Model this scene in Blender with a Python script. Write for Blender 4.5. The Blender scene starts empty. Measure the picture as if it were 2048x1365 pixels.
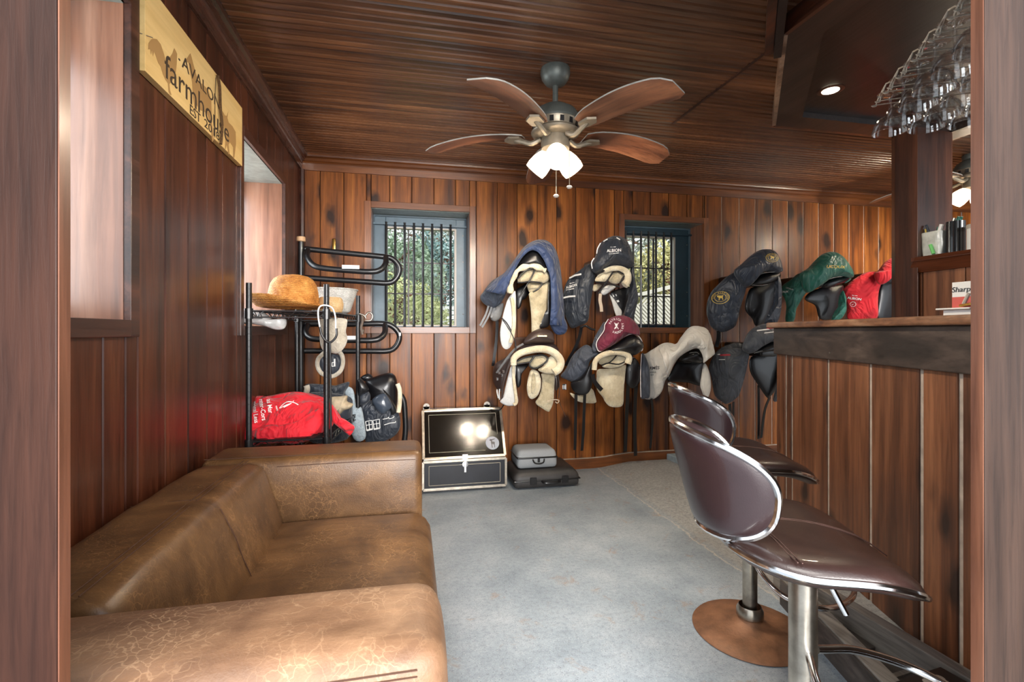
import bpy, bmesh, math, random
from mathutils import Vector, Matrix, noise
from mathutils.bvhtree import BVHTree
random.seed(7)
SC = bpy.context.scene
COL = SC.collection
PI = math.pi
def srgb(r, g, b):
    f = lambda c: (c/255/12.92) if c/255 <= .04045 else ((c/255+.055)/1.055)**2.4
    return (f(r), f(g), f(b), 1)
# ---------------------------------------------------------------- camera
YAW = math.radians(11.84); CA, SA = math.cos(YAW), math.sin(YAW)
FPX, CX, HY, ZC = 973.0, 1024.0, 663.0, 1.05
cam = bpy.data.cameras.new('camera'); camo = bpy.data.objects.new('camera', cam); COL.objects.link(camo)
camo.location = (0, 0, ZC); camo.rotation_euler = (PI/2, 0, -YAW)
cam.sensor_width = 36; cam.lens = FPX/2048*36; cam.shift_y = (HY-682.5)/2048
cam.clip_start = .02
SC.camera = camo
# ---------------------------------------------------------------- world, lights, exposure
W = bpy.data.worlds.new('sky'); SC.world = W; W.use_nodes = True
bg = W.node_tree.nodes['Background']; bg.inputs[0].default_value = (.86, .93, 1, 1); bg.inputs[1].default_value = .9
def area(name, loc, rot, sx, sy, power, col):
    l = bpy.data.lights.new(name, 'AREA'); l.shape = 'RECTANGLE'; l.size = sx; l.size_y = sy; l.energy = power; l.color = col
    o = bpy.data.objects.new(name, l); COL.objects.link(o); o.location = loc; o.rotation_euler = rot; return o
area('daylight_near_window', (-1.06, 1.09, 1.5), (0, -PI/2, 0), .8, .66, 5.5, (.9, .95, 1))
area('daylight_far_window', (-1.06, 2.70, 1.5), (0, -PI/2, 0), .8, .66, 7, (.9, .95, 1))
area('fill_next_room', (0.9, -4.2, 1.75), (math.radians(84), 0, math.radians(6)), 3.6, 2.2, 350, (1, .97, .94))  # unseen panel added behind the camera to light the room through the doorway
sun = bpy.data.lights.new('sun', 'SUN'); sun.energy = 1.2; sun.angle = .5; sun.color = (1, .97, .9)
so = bpy.data.objects.new('sun', sun); COL.objects.link(so); so.rotation_euler = (math.radians(35), math.radians(-20), 0)
vs = SC.view_settings; vs.view_transform = 'Standard'; vs.look = 'None'; vs.gamma = 1; vs.use_curve_mapping = False
vs.exposure = 1.25
SC.cycles.max_bounces = 7; SC.cycles.diffuse_bounces = 4; SC.cycles.glossy_bounces = 4; SC.cycles.transparent_max_bounces = 12; SC.cycles.transmission_bounces = 10
SC.cycles.use_denoising = True
SC.cycles.caustics_refractive = False; SC.cycles.caustics_reflective = False
# ---------------------------------------------------------------- helpers
def ray(px, py):
    u = (px-CX)/FPX; v = (HY-py)/FPX
    return Vector((u*CA+SA, -u*SA+CA, v))
O = Vector((0, 0, ZC))
def aY(px, py, Y): r = ray(px, py); return O + r*(Y/r.y)
def aX(px, py, X): r = ray(px, py); return O + r*(X/r.x)
def aZ(px, py, Z): r = ray(px, py); return O + r*((Z-ZC)/r.z)
def aD(px, py, d): return O + ray(px, py)*d
def zm(x0, y0, s): return lambda pts: [(x0+p[0]/s, y0+p[1]/s) + tuple(p[2:]) for p in pts]

class MB:
    def __init__(s): s.v = []; s.f = []
    def add(s, vs, fs):
        n = len(s.v); s.v += [Vector(v) for v in vs]; s.f += [tuple(i+n for i in f) for f in fs]; return s
    def box(s, a, b, M=None):
        x0, y0, z0 = a; x1, y1, z1 = b
        vs = [Vector(p) for p in ((x0,y0,z0),(x1,y0,z0),(x1,y1,z0),(x0,y1,z0),(x0,y0,z1),(x1,y0,z1),(x1,y1,z1),(x0,y1,z1))]
        if M: vs = [M @ v for v in vs]
        return s.add(vs, [(0,3,2,1),(4,5,6,7),(0,1,5,4),(1,2,6,5),(2,3,7,6),(3,0,4,7)])
    def prism(s, poly, vec):
        n = len(poly); v = Vector(vec); p = [Vector(q) for q in poly]
        s.add(p+[q+v for q in p], [tuple(range(n))[::-1], tuple(range(n, 2*n))]+[(i, (i+1) % n, n+(i+1) % n, n+i) for i in range(n)]); return s
    def tube(s, path, r, seg=10, closed=False, caps=True):
        P = [Vector(p) for p in path]; n = len(P); R = r if isinstance(r, (list, tuple)) else [r]*n
        up = None; rings = []
        for i in range(n):
            if closed: t = P[(i+1) % n]-P[i-1]
            else: t = P[min(i+1, n-1)]-P[max(i-1, 0)]
            t.normalize()
            if up is None:
                up = Vector((0,0,1)) if abs(t.z) < .9 else Vector((1,0,0))
            u = up - t*up.dot(t); u.normalize(); w = t.cross(u); up = u
            rings.append([P[i]+(u*math.cos(a)+w*math.sin(a))*R[i] for a in [2*PI*k/seg for k in range(seg)]])
        vs = [v for g in rings for v in g]; fs = []
        m = n if closed else n-1
        for i in range(m):
            a = i*seg; b = ((i+1) % n)*seg
            for k in range(seg): k2 = (k+1) % seg; fs.append((a+k, a+k2, b+k2, b+k))
        if caps and not closed: fs += [tuple(range(seg))[::-1], tuple((n-1)*seg+k for k in range(seg))]
        return s.add(vs, fs)
    def lathe(s, prof, seg=24, M=None, caps=False):
        n = len(prof); vs = []; fs = []
        for r, z in prof:
            for k in range(seg):
                a = 2*PI*k/seg; v = Vector((r*math.cos(a), r*math.sin(a), z)); vs.append(M @ v if M else v)
        for i in range(n-1):
            for k in range(seg):
                k2 = (k+1) % seg; fs.append((i*seg+k, i*seg+k2, (i+1)*seg+k2, (i+1)*seg+k))
        if caps: fs += [tuple(range(seg))[::-1], tuple((n-1)*seg+k for k in range(seg))]
        return s.add(vs, fs)
    def ribbon(s, path, w, th=.003, side=(1,0,0)):
        P = [Vector(p) for p in path]; n = len(P); vs = []; fs = []; sd = Vector(side)
        for i in range(n):
            t = (P[min(i+1, n-1)]-P[max(i-1, 0)]).normalized(); sx = (sd - t*sd.dot(t)).normalized(); nn = t.cross(sx)
            ww = w[i] if isinstance(w, list) else w
            for a, b in ((-1,-1),(1,-1),(1,1),(-1,1)): vs.append(P[i]+sx*a*ww/2+nn*b*th/2)
        for i in range(n-1):
            for k in range(4): k2 = (k+1) % 4; fs.append((i*4+k, i*4+k2, i*4+4+k2, i*4+4+k))
        fs += [(3,2,1,0), tuple(n*4-4+k for k in range(4))]
        return s.add(vs, fs)
    def xf(s, M): s.v = [M @ v for v in s.v]; return s
    def mesh(s, name, smooth=False, angle=None):
        me = bpy.data.meshes.new(name); me.from_pydata([tuple(v) for v in s.v], [], s.f); me.update()
        bm = bmesh.new(); bm.from_mesh(me); bmesh.ops.recalc_face_normals(bm, faces=bm.faces)
        if smooth:
            for f in bm.faces: f.smooth = True
            if angle is not None:
                for e in bm.edges:
                    if len(e.link_faces) == 2 and e.calc_face_angle() > angle: e.smooth = False
        bm.to_mesh(me); bm.free(); return me
def link(name, me, mat=None, parent=None, loc=None):
    o = bpy.data.objects.new(name, me); COL.objects.link(o)
    if mat and me and not me.materials: me.materials.append(mat)
    if parent: o.parent = parent
    if loc is not None: o.location = loc
    return o
def ob(name, mb, mat, parent=None, smooth=False, angle=.7, bevel=0, label=None, seg=2):
    o = link(name, mb.mesh(name, smooth, angle), mat, parent)
    if bevel:
        b = o.modifiers.new('b', 'BEVEL'); b.width = bevel; b.segments = seg; b.limit_method = 'ANGLE'; b.angle_limit = .6
    if label: o['label'] = label
    return o
def thing(name, label, cat, group=None):
    o = bpy.data.objects.new(name, None); COL.objects.link(o); o.empty_display_size = .05
    return tag(o, label, cat, group)
def tag(o, label, cat, group=None, kind=None):
    if label: o['label'] = label
    if cat: o['category'] = cat
    if group: o['group'] = group
    if kind: o['kind'] = kind
    return o
def struct(o): o['kind'] = 'structure'; return o
def cat_open(P, n=4):
    P = [Vector(p) for p in P]; out = []
    for i in range(len(P)-1):
        a = P[i-1] if i else P[0]*2-P[1]; b = P[i]; c = P[i+1]; d = P[i+2] if i+2 < len(P) else P[-1]*2-P[-2]
        for k in range(n):
            t = k/n; out.append(.5*((2*b)+(c-a)*t+(2*a-5*b+4*c-d)*t*t+(3*b-a-3*c+d)*t**3))
    return out+[P[-1]]
def cat_closed(P, n=4):
    P = [Vector(p) for p in P]; m = len(P); out = []
    for i in range(m):
        a, b, c, d = P[i-1], P[i], P[(i+1) % m], P[(i+2) % m]
        for k in range(n):
            t = k/n; out.append(.5*((2*b)+(c-a)*t+(2*a-5*b+4*c-d)*t*t+(3*b-a-3*c+d)*t**3))
    return out
def puff_mb(pts, Y, th=.05, tx=0., tz=0., n=4, wr=0., wf=18., rings=(1,.965,.88,.74,.55,.32), ctr=None, power=.5):
    """rounded, padded body from an outline; Y = distance of its plane, tx/tz lean of the plane in m per m, th thickness"""
    mx = sum(p[0] for p in pts)/len(pts); my = sum(p[1] for p in pts)/len(pts)
    c0 = aY(mx, my, Y)
    def pt(px, py):
        q = aY(px, py, Y)
        for _ in range(6): q = aY(px, py, Y+tx*(q.x-c0.x)+tz*(q.z-c0.z))
        return q
    ring = cat_closed([pt(*p[:2]) for p in pts], n); m = len(ring)
    C = pt(*ctr) if ctr else sum(ring, Vector())/m
    N = Vector((tx, -1, tz)).normalized()
    mb = MB(); vs = []; fs = []
    def off(s): return th/2*max(0., 1-s*s)**power
    idx = []
    for sgn in (1, -1):
        L = []
        for j, s in enumerate(rings):
            if sgn == -1 and j == 0: L.append(idx[0][0]); continue
            row = []
            for q in ring:
                p = C+(q-C)*s+N*sgn*off(s)
                if wr and s < .99:
                    nz = noise.noise(Vector((p.x*wf, p.y*wf*.3, p.z*wf*.6)))+.5*noise.noise(Vector((p.x*wf*2.3+5, p.y*wf, p.z*wf*1.1)))
                    p = p+N*nz*wr*(1-s**6)
                row.append(len(vs)); vs.append(p)
            L.append(row)
        cc = len(vs); vs.append(C+N*sgn*th/2); idx.append(L)
        for j in range(len(L)-1):
            for k in range(m):
                k2 = (k+1) % m; f = (L[j][k], L[j][k2], L[j+1][k2], L[j+1][k]); fs.append(f)
        for k in range(m): fs.append((L[-1][k], L[-1][(k+1) % m], cc))
    return mb.add(vs, fs)
def puff(name, pts, Y, mat, parent, th=.05, label=None, **k):
    return ob(name, puff_mb(pts, Y, th, **k), mat, parent, smooth=True, angle=1.3, label=label)
def patch(name, rows, mat, parent, nu=4, nv=4, th=.004, wr=0, wf=20, label=None):
    """smooth sheet through rows of (px, py, Y) control points"""
    G = [cat_open([aY(*p) for p in r], nu) for r in rows]
    m = len(G[0]); cols = [cat_open([G[i][j] for i in range(len(G))], nv) for j in range(m)]
    n = len(cols[0]); vs = []
    for j in range(m):
        for i in range(n):
            p = cols[j][i]
            if wr: p = p+Vector((0, -1, .3))*wr*noise.noise(p*wf)
            vs.append(p)
    fs = [(j*n+i, (j+1)*n+i, (j+1)*n+i+1, j*n+i+1) for j in range(m-1) for i in range(n-1)]
    o = ob(name, MB().add(vs, fs), mat, parent, smooth=True, angle=1.5, label=label)
    s = o.modifiers.new('s', 'SOLIDIFY'); s.thickness = th; s.offset = 0
    return o
def strip(name, pts, w, mat, parent, th=.004, side=(1,0,0), n=4, label=None):
    return ob(name, MB().ribbon(cat_open([aY(*p) for p in pts], n), w, th, side), mat, parent, label=label)
def cord(name, pts, r, mat, parent, n=4, seg=8, label=None, closed=False):
    P = [aY(*p) for p in pts]
    P = cat_closed(P, n) if closed else cat_open(P, n)
    return ob(name, MB().tube(P, r, seg, closed), mat, parent, smooth=True, angle=1.2, label=label)
def rbox_mb(a, b, r, n=6, fn=None):
    """rounded box between corners a and b"""
    a = Vector(a); b = Vector(b); c = (a+b)/2; h = (b-a)/2; vs = {}; V = []; F = []
    def vid(p):
        k = (round(p[0], 5), round(p[1], 5), round(p[2], 5))
        if k not in vs:
            q = Vector(p); d = Vector(tuple(q[i]*h[i] for i in range(3)))
            inner = Vector(tuple(max(-h[i]+r, min(h[i]-r, d[i])) for i in range(3))); e = d-inner
            if e.length > 1e-9: d = inner+e.normalized()*min(r, e.length*9)
            d = c+d
            if fn: d = fn(d, q)
            vs[k] = len(V); V.append(d)
        return vs[k]
    def par(i, hh):   # sample densely near the edges
        t = -1+2*i/n
        if n >= 6:
            rr = min(.9, r/hh)
            ts = [-1, -1+rr*.35, -1+rr] + [(-1+rr)+(2-2*rr)*j/(n-4) for j in range(1, n-4)] + [1-rr, 1-rr*.35, 1]
            return ts[i]
        return t
    for ax in range(3):
        u, w = (ax+1) % 3, (ax+2) % 3
        for sg in (-1, 1):
            for i in range(n):
                for j in range(n):
                    q = []
                    for (ii, jj) in ((i, j), (i+1, j), (i+1, j+1), (i, j+1)):
                        p = [0, 0, 0]; p[ax] = sg; p[u] = par(ii, h[u]); p[w] = par(jj, h[w]); q.append(vid(p))
                    if sg < 0: q = q[::-1]
                    if len(set(q)) == 4: F.append(tuple(q))
    return MB().add(V, F)
def text_mesh(txt, size, extrude=.0008, align='CENTER', shear=0, bold=0):
    cu = bpy.data.curves.new('t', 'FONT'); cu.body = txt; cu.size = size; cu.extrude = extrude; cu.align_x = align; cu.align_y = 'CENTER'; cu.shear = shear; cu.offset = bold
    cu.resolution_u = 3
    o = bpy.data.objects.new('t', cu); COL.objects.link(o)
    dg = bpy.context.evaluated_depsgraph_get(); dg.update()
    me = bpy.data.meshes.new_from_object(o.evaluated_get(dg)); bpy.data.objects.remove(o); bpy.data.curves.remove(cu)
    return me
def stick(me, surf, M, lift=.0025):
    """lay a flat mesh (local xy) on the surface of object surf; M places it, its local -z is the direction of projection"""
    bm = bmesh.new(); bm.from_mesh(me); bmesh.ops.triangulate(bm, faces=bm.faces)
    for _ in range(2):
        L = [e for e in bm.edges if e.calc_length() > .012]
        if not L: break
        bmesh.ops.subdivide_edges(bm, edges=L, cuts=1); bmesh.ops.triangulate(bm, faces=bm.faces)
    sm = surf.data; bv = BVHTree.FromPolygons([surf.matrix_world @ v.co for v in sm.vertices], [p.vertices[:] for p in sm.polygons])
    d = -(M.to_3x3() @ Vector((0,0,1))).normalized()
    for v in bm.verts:
        w = M @ Vector((v.co.x, v.co.y, 0)); h = bv.ray_cast(w-d*.4, d, 1.0)
        v.co = (h[0] if h[0] else w)-d*(lift+v.co.z)
    bm.to_mesh(me); bm.free(); return me
def frame(origin, xdir, zdir):
    z = Vector(zdir).normalized(); x = Vector(xdir); x = (x-z*x.dot(z)).normalized(); y = z.cross(x)
    M = Matrix((x, y, z)).transposed().to_4x4(); M.translation = Vector(origin); return M
def lettering(txt, px, py, Y, hpx, surf, mat, parent, rot=0, name='lettering', shear=0, xs=1, zdir=None):
    p = aY(px, py, Y); dist = (p-O).dot(Vector((SA, CA, 0))); size = hpx/FPX*dist*1.38
    me = text_mesh(txt, size, .0006, shear=shear, bold=size*.012)
    view = (O-p).normalized() if zdir is None else Vector(zdir)
    M = frame(p, (math.cos(rot)*CA, -math.cos(rot)*SA, math.sin(rot)), view) @ Matrix.Diagonal((xs, 1, 1, 1))
    stick(me, surf, M); return link(name, me, mat, parent)
def flatshape(polys, surf, M, mat, parent, name, lift=.002):
    mb = MB()
    for p in polys:
        n = len(p); mb.add([(x, y, 0) for x, y in p], [tuple(range(n))])
    me = mb.mesh(name); stick(me, surf, M, lift); return link(name, me, mat, parent)
def ringpoly(r0, r1, n=20, sx=1):
    P = []
    for k in range(n):
        a, b = 2*PI*k/n, 2*PI*(k+1)/n
        P.append([(r0*math.cos(a)*sx, r0*math.sin(a)), (r1*math.cos(a)*sx, r1*math.sin(a)), (r1*math.cos(b)*sx, r1*math.sin(b)), (r0*math.cos(b)*sx, r0*math.sin(b))])
    return P
# ---------------------------------------------------------------- materials
def mat_base(name):
    m = bpy.data.materials.new(name); m.use_nodes = True; nt = m.node_tree; return m, nt, nt.nodes['Principled BSDF']
def nd(nt, t, **k):
    n = nt.nodes.new(t)
    for a, b in k.items(): setattr(n, a, b)
    return n
def ramp(nt, fac, stops):
    r = nd(nt, 'ShaderNodeValToRGB'); e = r.color_ramp.elements
    while len(e) < len(stops): e.new(.5)
    for i, (p, c) in enumerate(stops): e[i].position = p; e[i].color = c if len(c) == 4 else (*c, 1)
    nt.links.new(fac, r.inputs[0]); return r.outputs[0]
def mixc(nt, fac, a, b, mode='MIX'):
    m = nd(nt, 'ShaderNodeMix', data_type='RGBA', blend_type=mode)
    for i, v in ((0, fac), (6, a), (7, b)):
        if hasattr(v, 'links'): nt.links.new(v, m.inputs[i])
        else: m.inputs[i].default_value = v
    return m.outputs[2]
def coords(nt, scale, rnd=0., kind='Object'):
    tc = nd(nt, 'ShaderNodeTexCoord'); mp = nd(nt, 'ShaderNodeMapping'); mp.inputs['Scale'].default_value = scale
    nt.links.new(tc.outputs[kind], mp.inputs[0])
    if rnd:
        oi = nd(nt, 'ShaderNodeObjectInfo'); vm = nd(nt, 'ShaderNodeVectorMath', operation='SCALE'); vm.inputs[0].default_value = (31, 17, 23)
        nt.links.new(oi.outputs['Random'], vm.inputs['Scale']); nt.links.new(vm.outputs[0], mp.inputs['Location'])
    return mp.outputs[0]
def noi(nt, vec, scale, detail=4, rough=.55, dist=0.):
    n = nd(nt, 'ShaderNodeTexNoise'); nt.links.new(vec, n.inputs['Vector']); n.inputs['Scale'].default_value = scale
    n.inputs['Detail'].default_value = detail; n.inputs['Roughness'].default_value = rough; n.inputs['Distortion'].default_value = dist; return n.outputs[0]
def bump(nt, bs, h, strength, dist=.01):
    b = nd(nt, 'ShaderNodeBump'); b.inputs['Strength'].default_value = strength; b.inputs['Distance'].default_value = dist
    nt.links.new(h, b.inputs['Height']); nt.links.new(b.outputs[0], bs.inputs['Normal'])
def wood(name, dark, mid, light, axis='z', rough=.33, knots=.35, var=.5, coat=.25, fine=1., bmp=.12, grain=.55):
    m, nt, bs = mat_base(name)
    st = {'x': (.055, 1, 1), 'y': (1, .055, 1), 'z': (1, 1, .055)}[axis]
    v = coords(nt, st, 1.)
    g = noi(nt, v, 95*fine, 6, .6, .4); t = noi(nt, v, 13, 3, .5, .8)
    c = ramp(nt, t, [(.3, dark), (.5, mid), (.72, light)])
    gcol = ramp(nt, g, [(.33, (.35, .33, .32)), (.55, (1, 1, 1)), (.75, (1.15, 1.1, 1.0))])
    c = mixc(nt, grain, c, gcol, 'MULTIPLY')
    v2 = coords(nt, (1, 1, 1), 1.); big = noi(nt, v2, 2.6, 3, .6)
    c = mixc(nt, .55, c, ramp(nt, big, [(.3, (.6, .57, .56)), (.6, (1, 1, 1)), (.8, (1.2, 1.12, 1))]), 'MULTIPLY')
    if knots:
        ks = {'x': (.5, 1, 1), 'y': (1, .5, 1), 'z': (1, 1, .5)}[axis]
        vk = coords(nt, ks, 1.); dn = nd(nt, 'ShaderNodeTexNoise'); dn.inputs['Scale'].default_value = 14; nt.links.new(vk, dn.inputs['Vector'])
        wv = nd(nt, 'ShaderNodeMix', data_type='VECTOR'); wv.inputs[0].default_value = .05
        nt.links.new(vk, wv.inputs[4]); nt.links.new(dn.outputs['Color'], wv.inputs[5])
        vo = nd(nt, 'ShaderNodeTexVoronoi'); vo.inputs['Scale'].default_value = 5.6; nt.links.new(wv.outputs[1], vo.inputs['Vector'])
        kf = ramp(nt, vo.outputs['Distance'], [(.07, (1, 1, 1)), (.16, (.5, .5, .5)), (.27, (0, 0, 0))])
        km = nd(nt, 'ShaderNodeMath', operation='MULTIPLY'); nt.links.new(kf, km.inputs[0]); km.inputs[1].default_value = knots*2
        c = mixc(nt, km.outputs[0], c, tuple(x*.35 for x in dark[:3])+(1,))
    oi = nd(nt, 'ShaderNodeObjectInfo')
    c = mixc(nt, var, c, ramp(nt, oi.outputs['Random'], [(0, (.62, .6, .6)), (.5, (1, 1, 1)), (1, (1.25, 1.2, 1.15))]), 'MULTIPLY')
    nt.links.new(c, bs.inputs['Base Color'])
    rr = nd(nt, 'ShaderNodeMapRange'); nt.links.new(g, rr.inputs[0]); rr.inputs[3].default_value = rough-.07; rr.inputs[4].default_value = rough+.16
    nt.links.new(rr.outputs[0], bs.inputs['Roughness']); bs.inputs['Coat Weight'].default_value = coat; bs.inputs['Coat Roughness'].default_value = .22
    bump(nt, bs, g, bmp, .004); return m
def plain(name, col, rough=.5, metal=0., coat=0., nscale=0, namt=.25, bmp=0., bscale=200, spec=.5, sheen=0., stretch=(1,1,1)):
    m, nt, bs = mat_base(name)
    if nscale:
        v = coords(nt, stretch, .3); n = noi(nt, v, nscale, 4, .6)
        d = tuple(c*(1-namt) for c in col[:3])+(1,); l = tuple(min(1, c*(1+namt)) for c in col[:3])+(1,)
        nt.links.new(ramp(nt, n, [(.3, d), (.7, l)]), bs.inputs['Base Color'])
    else: bs.inputs['Base Color'].default_value = col
    bs.inputs['Roughness'].default_value = rough; bs.inputs['Metallic'].default_value = metal; bs.inputs['Coat Weight'].default_value = coat
    bs.inputs['Specular IOR Level'].default_value = spec
    if sheen: bs.inputs['Sheen Weight'].default_value = sheen
    if bmp:
        v = coords(nt, stretch); bump(nt, bs, noi(nt, v, bscale, 3, .6), bmp, .006)
    return m
def emis(name, col, s, base=(.9,.9,.9,1)):
    m, nt, bs = mat_base(name); bs.inputs['Base Color'].default_value = base; bs.inputs['Emission Color'].default_value = col; bs.inputs['Emission Strength'].default_value = s; bs.inputs['Roughness'].default_value = .35; return m
def glassm(name, rough=0., col=(1,1,1,1), ior=1.45):
    m, nt, bs = mat_base(name); bs.inputs['Base Color'].default_value = col; bs.inputs['Transmission Weight'].default_value = 1; bs.inputs['Roughness'].default_value = rough; bs.inputs['IOR'].default_value = ior; return m
def thin_glass(name, blend=.28, lo=.06, hi=.85, tint=(.93,.94,.94,1)):
    m, nt, bs = mat_base(name); nt.nodes.remove(bs); out = nt.nodes['Material Output']
    tr = nd(nt, 'ShaderNodeBsdfTransparent'); tr.inputs[0].default_value = tint; gl = nd(nt, 'ShaderNodeBsdfGlossy'); gl.inputs['Roughness'].default_value = .03
    lw = nd(nt, 'ShaderNodeLayerWeight'); lw.inputs[0].default_value = blend; fr = nd(nt, 'ShaderNodeMapRange'); nt.links.new(lw.outputs['Facing'], fr.inputs[0]); fr.inputs[3].default_value = lo; fr.inputs[4].default_value = hi; mx = nd(nt, 'ShaderNodeMixShader')
    nt.links.new(fr.outputs[0], mx.inputs[0]); nt.links.new(tr.outputs[0], mx.inputs[1]); nt.links.new(gl.outputs[0], mx.inputs[2]); nt.links.new(mx.outputs[0], out.inputs[0]); return m
MT = {}
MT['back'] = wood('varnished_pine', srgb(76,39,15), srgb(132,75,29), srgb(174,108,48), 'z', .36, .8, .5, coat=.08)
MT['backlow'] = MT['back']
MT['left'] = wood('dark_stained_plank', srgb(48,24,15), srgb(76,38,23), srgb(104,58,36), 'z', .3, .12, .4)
MT['ceil'] = wood('ceiling_beadboard', srgb(68,41,25), srgb(106,66,40), srgb(136,90,58), 'x', .32, 0, .3, bmp=.3, coat=.5)
MT['trimx'] = wood('trim_wood', srgb(84,44,20), srgb(120,68,30), srgb(146,88,42), 'x', .32, .2, .2)
MT['trimz'] = wood('trim_wood_upright', srgb(88,48,26), srgb(124,72,38), srgb(152,94,54), 'z', .3, .25, .3)
MT['darktrim'] = wood('dark_trim_wood', srgb(48,26,20), srgb(70,40,30), srgb(96,58,44), 'y', .35, .1, .2)
MT['jamb'] = wood('window_reveal_ply', srgb(112,70,50), srgb(142,96,73), srgb(164,120,97), 'z', .28, .1, .2, fine=.4, coat=.5)
MT['post'] = wood('doorway_plank', srgb(40,28,23), srgb(55,40,33), srgb(72,54,46), 'z', .42, .05, .2, fine=1.4, coat=.1, bmp=.25)
MT['postL'] = wood('dark_doorway_plank', srgb(34,18,13), srgb(50,28,20), srgb(70,42,31), 'z', .42, .05, .2, fine=1.4, coat=.1, bmp=.25)
MT['postedge'] = wood('doorway_plank_edge', srgb(92,54,38), srgb(122,76,54), srgb(146,98,74), 'z', .4, .2, .2, fine=.9)
MT['bar'] = wood('bar_front_plank', srgb(80,48,32), srgb(122,76,50), srgb(154,102,70), 'z', .42, .7, .35, coat=.1)
MT['fascia'] = wood('bar_fascia', srgb(44,36,32), srgb(68,56,50), srgb(92,78,70), 'y', .45, .05, .1, coat=.05)
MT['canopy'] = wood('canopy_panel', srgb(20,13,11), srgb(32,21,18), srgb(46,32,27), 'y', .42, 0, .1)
MT['canopyf'] = wood('canopy_fascia', srgb(58,30,18), srgb(92,48,28), srgb(126,70,42), 'y', .35, .1, .2)
MT['canopyz'] = wood('post_wood', srgb(48,26,17), srgb(76,42,27), srgb(108,64,42), 'z', .35, .2, .2)
MT['gapdark'] = plain('gap_dark_wood', srgb(34,18,12), .7)  # dark backing that shows in the joints between boards
for k_ in ('post', 'postL'): MT[k_].node_tree.nodes['Principled BSDF'].inputs['Specular IOR Level'].default_value = .15; MT[k_].node_tree.nodes['Principled BSDF'].inputs['Coat Weight'].default_value = 0
MT['back'].node_tree.nodes['Principled BSDF'].inputs['Specular IOR Level'].default_value = .35
MT['gaplight'] = plain('gap_pale_wood', srgb(176,160,146), .7, nscale=20)
MT['worn'] = wood('worn_counter_edge', srgb(86,52,34), srgb(136,92,62), srgb(176,136,104), 'y', .5, 0, .1)
MT['weather'] = wood('weathered_plank', srgb(104,98,92), srgb(148,140,132), srgb(176,168,158), 'y', .65, .05, .3, coat=0)
MT['weatherdark'] = wood('weathered_dark_plank', srgb(48,43,40), srgb(76,69,65), srgb(104,95,90), 'y', .6, .05, .3, coat=0)
MT['black'] = plain('black_steel', srgb(20,20,22), .38, 0, .2, nscale=40)
MT['blackleather'] = plain('black_leather', srgb(20,20,23), .3, coat=.25, bmp=.15, bscale=500)
MT['chrome'] = plain('chrome', (.75,.75,.76,1), .14, 1, nscale=30, namt=.12)
MT['steel'] = plain('worn_steel', srgb(168,160,148), .3, 1, nscale=18, namt=.3)
MT['alu'] = plain('aluminium_edge', srgb(205,195,180), .28, .9, nscale=30)
MT['white'] = plain('white_print', srgb(238,238,236), .6)
MT['gold'] = plain('gold_thread', srgb(226,196,92), .5)
MT['brass'] = plain('brass', srgb(190,150,80), .25, 1)
# ================================================================ the room
XL, YB, ZT, XR = -.73, 3.535, 2.25, 5.6
YF = .604
def sm(t): t = max(0, min(1, t)); return t*t*(3-2*t)
def floor_z(x, y): return .036*sm((x-1.40)/.28)*sm((y-2.2)/.9)
def make_floor_mat():
    m, nt, bs = mat_base('painted_concrete')
    v = coords(nt, (1,1,1)); a = noi(nt, v, 3.2, 5, .65); b = noi(nt, v, 60, 4, .7); s = noi(nt, v, 230, 2, .6); st = noi(nt, v, 7.5, 4, .7, .6)
    c = ramp(nt, a, [(.3, srgb(128,139,149)), (.5, srgb(147,157,166)), (.72, srgb(168,175,182))])
    c = mixc(nt, .5, c, ramp(nt, b, [(.32, (.55,.56,.58)), (.5, (1,1,1)), (.72, (1.2,1.2,1.18))]), 'MULTIPLY')
    sep = nd(nt, 'ShaderNodeSeparateXYZ'); tc = nd(nt, 'ShaderNodeTexCoord'); nt.links.new(tc.outputs['Object'], sep.inputs[0])
    # older, barer concrete to the right of the joint
    wob = nd(nt, 'ShaderNodeMath', operation='MULTIPLY_ADD'); nt.links.new(st, wob.inputs[0]); wob.inputs[1].default_value = .09; nt.links.new(sep.outputs[0], wob.inputs[2])
    right = ramp(nt, wob.outputs[0], [(0, (0,0,0)), (1, (1,1,1))])
    mr = nd(nt, 'ShaderNodeMapRange'); nt.links.new(wob.outputs[0], mr.inputs[0]); mr.inputs[1].default_value = 1.445; mr.inputs[2].default_value = 1.50
    old = ramp(nt, b, [(.3, srgb(128,124,118)), (.5, srgb(164,160,153)), (.7, srgb(190,187,181))])
    f2 = nd(nt, 'ShaderNodeMath', operation='MULTIPLY'); nt.links.new(mr.outputs[0], f2.inputs[0]); f2.inputs[1].default_value = .6
    c = mixc(nt, f2.outputs[0], c, old)
    ln = nd(nt, 'ShaderNodeMath', operation='SUBTRACT'); nt.links.new(wob.outputs[0], ln.inputs[0]); ln.inputs[1].default_value = 1.452
    ab = nd(nt, 'ShaderNodeMath', operation='ABSOLUTE'); nt.links.new(ln.outputs[0], ab.inputs[0])
    lf = ramp(nt, ab.outputs[0], [(.0, (.85,.85,.85)), (.008, (0,0,0))])
    c = mixc(nt, lf, c, srgb(196,190,180))
    c = mixc(nt, ramp(nt, st, [(.60, (0,0,0)), (.72, (.55,.55,.55))]), c, srgb(150,120,88))
    c = mixc(nt, ramp(nt, s, [(.3, (.9,.9,.9)), (.40, (0,0,0))]), c, srgb(90,94,98))
    c = mixc(nt, ramp(nt, s, [(.62, (0,0,0)), (.72, (.7,.7,.7))]), c, srgb(205,205,203))
    nt.links.new(c, bs.inputs['Base Color']); bs.inputs['Roughness'].default_value = .48
    bump(nt, bs, b, .25, .006); return m
MT['floor'] = make_floor_mat()
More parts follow.
